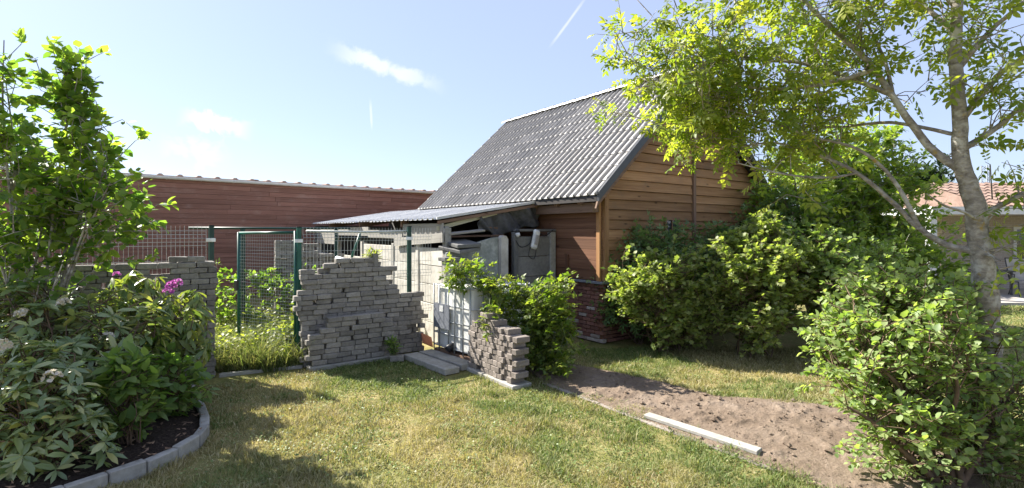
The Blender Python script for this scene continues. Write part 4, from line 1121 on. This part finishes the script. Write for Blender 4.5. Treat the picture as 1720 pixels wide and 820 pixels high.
def walnut():
    sk = [
      ([(3.9, 4.24, -.05), (3.94, 4.25, .91), (3.9, 4.25, 1.55), (3.85, 4.27, 2.14), (3.77, 4.3, 2.49), (3.74, 4.3, 2.89), (3.73, 4.32, 3.39), (3.76, 4.35, 3.9), (3.77, 4.4, 4.7), (3.72, 4.4, 5.5)], [.112, .086, .080, .073, .060, .052, .046, .040, .032, .022]),
      ([(3.79, 4.29, 2.42), (3.6, 4.45, 2.69), (3.41, 4.6, 3.14), (3.26, 4.7, 3.49), (2.94, 4.8, 3.88), (2.66, 5.0, 4.37), (2.24, 5.1, 4.89)], [.038, .034, .030, .026, .021, .016, .010]),
      ([(3.4, 4.62, 3.18), (3.11, 4.8, 3.39), (2.78, 5.0, 3.59), (2.47, 5.2, 3.68), (1.94, 5.4, 3.88), (1.5, 5.5, 3.9)], [.026, .022, .018, .014, .010, .005]),
      ([(3.3, 4.68, 3.42), (3.0, 4.7, 3.33), (2.6, 4.9, 3.3), (2.1, 5.1, 3.4), (1.6, 5.2, 3.45), (1.2, 5.3, 3.4)], [.024, .02, .016, .012, .008, .004]),
      ([(3.86, 4.25, 1.77), (3.72, 4.4, 1.83), (3.57, 4.5, 1.97), (3.44, 4.65, 2.21), (3.22, 4.8, 2.49), (3.0, 5.0, 2.68), (2.65, 5.2, 2.84), (2.3, 5.4, 2.83), (2.05, 5.5, 2.95), (1.85, 5.5, 3.1)], [.031, .029, .026, .023, .019, .016, .012, .009, .007, .004]),
      ([(3.57, 4.5, 1.97), (3.40, 4.6, 2.42), (3.15, 4.7, 2.70), (2.85, 4.9, 2.85), (2.4, 5.0, 3.05), (1.9, 5.1, 3.2)], [.022, .018, .015, .012, .009, .004]),
      ([(3.22, 4.8, 2.49), (2.95, 4.85, 2.45), (2.6, 4.95, 2.5), (2.25, 5.1, 2.62)], [.014, .011, .009, .004]),
      ([(3.87, 4.27, 2.06), (4.05, 4.2, 2.19), (4.25, 4.12, 2.32), (4.7, 4.0, 2.5)], [.026, .022, .018, .012]),
      ([(3.74, 4.3, 2.85), (3.95, 4.2, 3.2), (4.2, 4.15, 3.4), (4.5, 4.1, 3.7)], [.03, .024, .018, .01]),
      ([(3.75, 4.3, 2.62), (4.0, 4.25, 2.8), (4.2, 4.2, 2.98), (4.6, 4.2, 3.1)], [.03, .022, .015, .008]),
      ([(3.73, 4.31, 3.3), (3.95, 4.25, 3.6), (4.2, 4.2, 3.85), (4.5, 4.2, 4.3)], [.028, .02, .015, .008]),
      ([(3.76, 4.35, 3.85), (3.54, 4.5, 4.28), (3.07, 4.7, 4.88), (2.6, 4.8, 5.3)], [.03, .024, .018, .008]),
      ([(3.76, 4.33, 3.6), (3.6, 4.6, 4.0), (3.4, 5.0, 4.4), (3.1, 5.4, 4.8)], [.026, .02, .015, .008]),
      ([(3.74, 4.3, 2.75), (3.5, 4.75, 2.95), (3.3, 5.2, 3.0), (3.0, 5.6, 3.1)], [.02, .016, .012, .006]),
      ([(3.41, 4.6, 3.14), (3.45, 4.75, 3.5), (3.4, 4.9, 3.9), (3.3, 5.0, 4.4)], [.02, .016, .012, .006]),
      ([(3.9, 4.24, 2.0), (3.7, 4.2, 2.1), (3.5, 4.15, 2.15), (3.3, 4.1, 2.25)], [.014, .011, .008, .004]),
      ([(3.88, 4.25, 1.75), (3.82, 4.1, 1.75), (3.78, 3.98, 1.72)], [.012, .008, .004]),
      ([(4.25, 4.12, 2.32), (4.2, 4.1, 2.05), (4.15, 4.0, 1.95)], [.012, .008, .004])]
    env = [((1.75, 5.3, 3.62), (.75, .6, .48), 1.7), ((2.6, 5.1, 3.75), (.9, .8, .6), 1.2), ((2.5, 5.35, 3.12), (.75, .6, .34), 1.3), ((2.0, 5.4, 3.15), (.4, .4, .22), 1.5),
           ((3.1, 5.0, 2.75), (.75, .7, .45), .3), ((3.45, 4.9, 3.7), (.7, .7, .6), .6), ((4.2, 4.2, 3.1), (.55, .5, .8), .4), ((2.7, 5.3, 3.2), (.8, .6, .4), .6),
           ((3.2, 4.9, 4.7), (1.6, 1.3, .8), .5), ((3.82, 4.02, 1.72), (.14, .1, .06), 2.0), ((4.1, 4.0, 1.95), (.3, .12, .1), 1.2)]
    return plant('walnut_tree', 'lime-leaved walnut tree with lichen-spotted grey trunk and spreading limbs at the right', 'tree', (3.9, 4.24, 0), env, 'leaf_walnut', T_WALNUT, 1250, 3.5, .150, skel=sk, stem_mat='bark', droop=.42, up=.5, clump=330, twig_len=.26, shell=.35, singles=300, twig_r=.0035, part='trunk', sun=.2, jitter=.7)
walnut()
plant('currant_bush', 'yellow-green currant bush left of the dark gap before the gable', 'bush', (2.5, 8.4), [((2.35, 8.3, 1.0), (.72, .5, .55)), ((2.55, 8.4, .6), (.75, .55, .5)), ((2.75, 8.3, 1.3), (.4, .4, .42))], 'leaf_currant', T_LOBED, 1100, 9, .058, stems=14, clump=130, twig_len=.17, spread=.22)
plant('currant_bush', 'taller pale green currant bush in the middle before the gable', 'bush', (3.8, 8.1), [((3.75, 8.05, 1.3), (.75, .6, .62)), ((3.7, 7.9, .75), (.7, .55, .6)), ((4.35, 8.3, 1.3), (.6, .6, .55)), ((3.9, 8.2, 1.75), (.4, .4, .35))], 'leaf_currant', T_LOBED, 1900, 9, .057, stems=16, clump=200, twig_len=.18, spread=.25)
plant('currant_bush', 'green bush right of the tall currant and left of the walnut trunk', 'bush', (5.3, 8.0), [((5.2, 8.0, 1.05), (.7, .6, .6)), ((5.5, 7.6, .7), (.6, .5, .5)), ((5.8, 8.4, 1.2), (.6, .6, .6)), ((4.9, 8.3, 1.5), (.5, .5, .5))], 'leaf_hazel', T_LOBED, 1700, 9, .057, stems=14, clump=170, twig_len=.18, spread=.25)
plant('elder_shrub', 'dark green elder growing at the near corner of the gable wall', 'shrub', (2.25, 9.0), [((2.1, 8.95, .75), (.5, .3, .72)), ((2.35, 9.05, 1.35), (.45, .3, .5)), ((2.9, 9.25, 1.0), (.5, .35, .9))], 'leaf_elder', T_ELDER, 620, 5, .17, stems=12, clump=110, twig_len=.2)
plant('elder_shrub', 'dark green elder below the right part of the gable wall', 'shrub', (3.8, 9.75), [((3.5, 9.6, 1.2), (.6, .35, .8)), ((4.4, 10.1, 1.25), (.8, .45, .95)), ((5.4, 10.5, 1.4), (.8, .5, 1.1))], 'leaf_elder', T_ELDER, 900, 5, .17, stems=12, clump=130, twig_len=.22)
plant('broadleaf_tree', 'dense green tree right of the barn gable behind the walnut', 'tree', (6.7, 11.4), [((6.6, 11.3, 2.7), (1.2, 1.0, 1.1)), ((7.4, 11.2, 3.1), (1.0, .9, .95)), ((6.0, 10.9, 1.7), (1.0, .7, 1.1)), ((7.4, 10.6, 1.6), (1.1, .8, 1.1)), ((8.2, 11.0, 2.5), (.8, .8, .9)), ((6.3, 10.2, .9), (1.2, .6, .8)), ((5.85, 11.0, 2.6), (.85, .8, .9)), ((6.8, 11.2, 3.6), (1.1, .9, .8)), ((7.75, 11.3, 3.5), (.85, .8, .7)), ((6.9, 11.0, 2.2), (1.2, .9, 1.0)), ((8.0, 10.2, .9), (1.2, .8, .85))], 'leaf_broadleaf', T_OVATE, 3400, 9, .105, stems=16, stem_r=.05, clump=480, twig_len=.32, stem_mat='bark', part='trunk')
plant('conifer', 'dark conifer rising behind the bungalow roof', 'tree', (17.8, 22), [((17.8, 22, 3.0), (1.1, 1, 2.0)), ((16.6, 22.3, 2.6), (1.2, 1, 1.8))], 'leaf_conifer', T_LONG, 900, 12, .25, stems=8, stem_r=.08, clump=120, twig_len=.4, part='trunk')
plant('hedge', 'dark green hedge behind the terrace left of the white column', 'hedge', (10.2, 14.5), [((9.6, 14.2, 1.2), (1.4, .8, 1.4)), ((11.0, 16.4, 1.3), (1.6, .8, 1.3))], 'leaf_dark', T_OVATE, 1100, 8, .13, stems=12, stem_r=.03, clump=140, twig_len=.35)
plant('hazel_bush', 'bright green hazel bush with several stems in front of the walnut trunk', 'bush', (3.36, 3.98), [((3.3, 4.2, .95), (.68, .5, .6)), ((2.95, 4.45, .95), (.38, .35, .42)), ((3.05, 3.95, .45), (.5, .4, .35)), ((3.9, 4.3, .55), (.55, .42, .42), .8), ((3.35, 4.25, 1.3), (.38, .32, .28)), ((4.1, 4.0, .40), (.45, .35, .32), .7), ((3.1, 4.5, 1.3), (.32, .3, .26))], 'leaf_hazel', T_ROUND, 1750, 9, .048, stems=13, stem_r=.03, clump=420, twig_len=.16, spread=.16, shell=.75, singles=300, minz=.06)
plant('raspberry_bush', 'leafy raspberry bush growing behind the short stepped wall', 'bush', (.4, 7.25), [((.22, 7.3, .85), (.42, .3, .36)), ((.50, 7.12, .64), (.36, .34, .50)), ((.58, 7.0, .42), (.27, .28, .36)), ((-.08, 7.4, 1.08), (.34, .22, .20)), ((.62, 7.05, 1.08), (.12, .12, .2)), ((-.3, 6.98, .78), (.14, .10, .22), 1.5), ((-.62, 7.55, 1.30), (.28, .16, .09), 2.5), ((.7, 6.62, .25), (.12, .1, .1))], 'leaf_raspberry', T_RASP, 560, 5.5, .105, stems=15, stem_r=.006, clump=120, twig_len=.18, stem_mat='stem_green', singles=300)
plant('hornbeam', 'young tree with glossy leaves rising over the tall left wall', 'tree', (-5.0, 5.25), [((-5.05, 5.2, 2.3), (.75, .5, .7), 1.2), ((-4.3, 5.3, 2.25), (.55, .4, .55), 1.2), ((-3.95, 5.3, 1.95), (.3, .3, .3)), ((-5.25, 5.2, 3.1), (.28, .3, .6)), ((-5.15, 5.2, 3.65), (.15, .15, .30), 1.5), ((-4.45, 5.25, 3.0), (.24, .22, .42), 1.6), ((-4.5, 5.2, 3.45), (.11, .1, .30), 25.0), ((-4.15, 5.25, 2.75), (.2, .2, .25), 1.5), ((-4.9, 5.2, 1.6), (.75, .45, .4), .5)], 'leaf_hornbeam', T_ROUND, 720, 8, .085, stems=22, stem_r=.02, clump=200, twig_len=.22, stem_mat='bark', part='trunk', singles=300)
t = plant('rhododendron', 'drooping-leaved rhododendron with a pink flower against the tall wall', 'shrub', (-3.9, 5.75), [((-3.75, 5.7, 1.05), (.36, .3, .32)), ((-4.15, 5.65, 1.25), (.36, .3, .28)), ((-3.55, 5.6, .75), (.26, .25, .3)), ((-4.05, 5.55, .8), (.45, .3, .4))], 'leaf_rhodo_droop', T_LONG, 190, 8.5, .135, stems=16, stem_r=.012, whorl=True, droop=.95, singles=300, shell=.8, twig_r=.004)
for p in ((.13, -.05, 1.33), (.20, -.07, 1.36), (.14, -.12, 1.28)): truss(t, p, 'petal_pink', .055, 14)
truss(t, (-.48, -.05, 1.46), 'petal_pink', .035, 14); truss(t, (-.1, -.2, 1.25), 'petal_white', .035, 14)
t = plant('rhododendron', 'broad pale rhododendron with white faded blooms in the middle of the bed', 'shrub', (-4.4, 4.9), [((-4.3, 4.9, .85), (.6, .42, .45)), ((-4.75, 4.95, 1.0), (.5, .4, .5)), ((-3.85, 4.85, .65), (.42, .35, .42)), ((-4.0, 5.2, 1.0), (.5, .35, .35)), ((-5.1, 5.3, 1.1), (.5, .4, .5))], 'leaf_rhodo', T_LONG, 380, 8.5, .125, stems=20, stem_r=.012, whorl=True, droop=.05, singles=300, shell=.75, twig_r=.004)
for p in ((.3, -.2, 1.28), (-.35, -.25, 1.18), (.02, -.3, 1.2), (-.02, -.4, .9), (.62, -.1, .95)): truss(t, p, 'petal_white', .05, 14)
t = plant('rhododendron', 'low rhododendron with white blooms in the near corner of the bed', 'shrub', (-3.75, 4.1), [((-3.75, 4.05, .55), (.45, .35, .38)), ((-3.55, 4.0, .3), (.42, .3, .25)), ((-4.0, 4.15, .8), (.4, .3, .3))], 'leaf_rhodo', T_LONG, 210, 8.5, .115, stems=16, stem_r=.01, whorl=True, droop=.05, singles=300, shell=.75, twig_r=.004)
for p in ((-.2, -.12, 1.05), (.22, -.15, .82), (-.18, -.2, .78)): truss(t, p, 'petal_white', .055, 14)
plant('hydrangea', 'fresh green leafy hydrangea at the front edge of the bed', 'shrub', (-3.32, 4.5), [((-3.3, 4.5, .5), (.24, .22, .32)), ((-3.42, 4.5, .72), (.2, .2, .2))], 'leaf_hydrangea', T_OVATE, 85, 6, .11, stems=12, stem_r=.008, twig_len=.14, singles=300, spread=.08)
plant('hydrangea', 'green leafy hydrangea below the drooping rhododendron', 'shrub', (-3.45, 5.15), [((-3.4, 5.15, .4), (.35, .28, .3)), ((-3.6, 5.1, .6), (.3, .25, .25))], 'leaf_hydrangea', T_OVATE, 100, 6, .10, stems=12, stem_r=.008, twig_len=.14, singles=150, spread=.1)
plant('ivy_shrub', 'dark leafy shrub behind the mesh gate', 'shrub', (-5.0, 9.9), [((-5.2, 9.6, .62), (.75, .5, .6)), ((-4.3, 10.0, .65), (.7, .5, .6)), ((-3.6, 9.6, .65), (.5, .5, .5))], 'leaf_dark', T_OVATE, 420, 8, .09, stems=12, clump=90, twig_len=.2)
plant('vine_bush', 'yellow-green vine growing at the foot of the open gate', 'bush', (-3.35, 7.95), [((-3.35, 7.95, .35), (.24, .22, .32)), ((-3.15, 8.1, .8), (.12, .15, .4))], 'leaf_weed', T_LOBED, 130, 6, .085, stems=9, stem_r=.006, clump=50, twig_len=.15, stem_mat='stem_green')
plant('fern_weed', 'small green weed growing out of the low paver stack', 'weed', (-1.78, 7.72), [((-1.78, 7.72, .25), (.09, .07, .14))], 'leaf_hydrangea', T_LONG, 26, 6, .075, stems=6, stem_r=.003, twig_len=.1, spread=.02, stem_mat='stem_green')
plant('wall_weed', 'little yellow-green weed on top of the weathered wall', 'weed', (-2.18, 8.05, 1.4), [((-2.18, 8.05, 1.58), (.12, .1, .07))], 'leaf_weed', T_LONG, 22, 6, .08, stems=5, stem_r=.003, twig_len=.1, spread=.02, stem_mat='stem_green', minz=1.4)

def weeds():
    n = 3200; x = RNG.uniform(-5.4, -2.6, n); y = RNG.uniform(7.3, 10.6, n)
    side = (x + 2.93) * -math.sin(AV) + (y - 7.22) * math.cos(AV)      # behind the wall line
    k = side > .12; x, y = x[k], y[k]; n = len(x); h = (.12 + .55 * fbm(x, y, 1.6) ** 1.3) * RNG.uniform(.6, 1.3, n)
    P, X, N, S = [], [], [], []
    for xi, yi, hi in zip(x, y, h):
        for j in range(6):
            z = hi * (j + .4) / 6; a = RNG.uniform(0, 6.28)
            P.append((xi, yi, z)); X.append((math.cos(a), math.sin(a), RNG.uniform(.0, .9))); N.append((RNG.normal() * .4, RNG.normal() * .4, 1)); S.append(RNG.uniform(.04, .11))
    o = mesh_obj('weeds', leaf_mesh('weeds', T_LITE, np.array(P), np.array(X), np.array(N), np.array(S), 'leaf_weed'))
    tag(o, 'tall yellow-green weeds and grass behind the gate', 'weeds', kind='stuff')
weeds()

# ------------------------------------------------------------------ lawn grass
def blade_field(name, label, n, x0, x1, y0, y1, keep, hmin, hmax, dryfun, width=.0022):
    u = RNG.random(n); y = y0 + (y1 - y0) * u ** 1.25; x = RNG.uniform(x0, x1, n)
    k = keep(x, y); x, y = x[k], y[k]; n = len(x)
    clumpy = fbm(x, y, 5.0, 3); h = (hmin + (hmax - hmin) * RNG.random(n) ** 1.5) * (.15 + 1.7 * clumpy ** 1.4)
    a = RNG.uniform(0, 6.283, n); b = a + RNG.normal(size=n) * .7; lean = h * RNG.uniform(.15, 1.3, n)
    w = width * RNG.uniform(.7, 1.5, n) * (.7 + .13 * y); z0 = (fbm(x, y, .9) - .5) * .03 - .014
    ca, sa, cb, sb = np.cos(a), np.sin(a), np.cos(b), np.sin(b)
    def pt(f, off): return np.stack([x + cb * lean * f ** 1.7 - sa * w * off, y + sb * lean * f ** 1.7 + ca * w * off, z0 + h * f * (1 - .25 * f * (lean / h) / 1.3)], 1)
    V = np.stack([pt(0, -1), pt(0, 1), pt(.55, -.75), pt(.55, .75), pt(1, 0)], 1).reshape(-1, 3)
    F = (np.array([(0, 1, 3), (0, 3, 2), (2, 3, 4)])[None] + (np.arange(n) * 5)[:, None, None]).reshape(-1, 3)
    dry = np.clip(dryfun(x, y) + RNG.normal(size=n) * .22, 0, 1)
    o = mesh_obj(name, np_mesh(name, V, F, 'grass_blade', {'dry': np.repeat(dry, 3), 'rnd': np.repeat(RNG.random(n), 3)}))
    return tag(o, label, 'grass', kind='stuff')
def grass():
    def blocked(x, y):
        b = in_poly(x, y, SOIL) & (edge_dist(x, y, SOIL) > np.clip(.9 * (fbm(x, y, 2.2) - .42), 0, .5) + .10 * RNG.random(len(x))) | in_poly(x, y, BED)
        a1 = (x + 2.93) * math.cos(AV) + (y - 7.22) * math.sin(AV); d1 = -(x + 2.93) * math.sin(AV) + (y - 7.22) * math.cos(AV)
        b |= (d1 > -.06) & (a1 > -3) & (a1 < 2.2)                     # behind the wall line
        a2 = (x - .01) * math.cos(AV) + (y - 6.38) * math.sin(AV); d2 = -(x - .01) * math.sin(AV) + (y - 6.38) * math.cos(AV)
        b |= (a2 > -.04) & (a2 < .29) & (d2 > -.06) & (d2 < 1.6)
        b |= (a2 > -.45) & (a2 < 0) & (d2 > .75)                       # tank and planks
        a3 = (x - 1.56) * math.cos(AV) + (y - 8.87) * math.sin(AV); d3 = -(x - 1.56) * math.sin(AV) + (y - 8.87) * math.cos(AV)
        b |= (d3 > -.05) & (a3 > -3) & (a3 < 5.3)
        return b
    thin = lambda x, y: fbm(x, y, 1.7, 4) > .33 + .25 * np.clip(RNG.normal(size=len(x)), -1, 1)
    dry = lambda x, y: np.clip((fbm(x, y, .95, 5) - .47) * 5.5 + .40, 0, 1)
    keep = lambda x, y: ~blocked(x, y) & thin(x, y) & (np.abs(x) < y * 1.04 + .3)
    blade_field('lawn_grass', 'short dry and green blades of the front lawn', 330000, -4.3, 4.6, 3.5, 8.6, keep, .02, .075, dry)
    tall = lambda x, y: ~blocked(x, y) & (np.abs(x) < y * 1.04) & ((fbm(x, y, 3.4, 3) > .56) | (edge_dist(x, y, SOIL) < .09) | (edge_dist(x, y, BED) < .07))
    blade_field('grass_tufts', 'longer green grass tufts along edges of the lawn', 60000, -4.3, 4.6, 3.5, 8.4, tall, .035, .10, lambda x, y: np.clip((fbm(x, y, 1.3, 3) - .45) * 4, 0, .7), .0028)
    gate = lambda x, y: (-(x + 2.93) * math.sin(AV) + (y - 7.22) * math.cos(AV)) > .15
    blade_field('long_grass', 'long yellow-green grass growing behind the gate', 26000, -5.2, -2.6, 7.1, 10.0, gate, .15, .5, lambda x, y: np.full(len(x), .25), .0035)
    far = lambda x, y: (x > y * .62) & (x < y * 1.1) & ~in_poly(x, y, [(11.2, 13.5), (30, 13.5), (30, 18), (11.2, 18)])
    blade_field('far_lawn_grass', 'green lawn grass before the bungalow terrace', 60000, 3.5, 16, 4.6, 14, far, .03, .07, lambda x, y: np.full(len(x), .12), .004)
grass()

def lawn_litter():
    n = 26000; x = RNG.uniform(-3.6, 3.0, n); y = RNG.uniform(3.6, 7.6, n)
    k = (fbm(x, y, 3.1, 3) > .56) & ~in_poly(x, y, SOIL) & ~in_poly(x, y, BED) & (np.abs(x) < y * 1.02)
    k &= (-(x + 2.93) * math.sin(AV) + (y - 7.22) * math.cos(AV)) < -.1
    a2 = (x - .01) * math.cos(AV) + (y - 6.38) * math.sin(AV); d2 = -(x - .01) * math.sin(AV) + (y - 6.38) * math.cos(AV)
    k &= ~((a2 > -.5) & (a2 < .3) & (d2 > -.06))
    x, y = x[k], y[k]; n = len(x); a = RNG.uniform(0, 6.28, n)
    P = np.stack([x, y, RNG.uniform(.006, .035, n)], 1); X = np.stack([np.cos(a), np.sin(a), RNG.normal(size=n) * .25], 1); N = np.stack([RNG.normal(size=n) * .35, RNG.normal(size=n) * .35, np.ones(n)], 1)
    o = mesh_obj('clover', leaf_mesh('clover', T_ROUND, P, X, N, RNG.uniform(.009, .026, n), 'leaf_clover'))
    tag(o, 'small clover and weed leaves among the lawn grass', 'clover', kind='stuff')
lawn_litter()
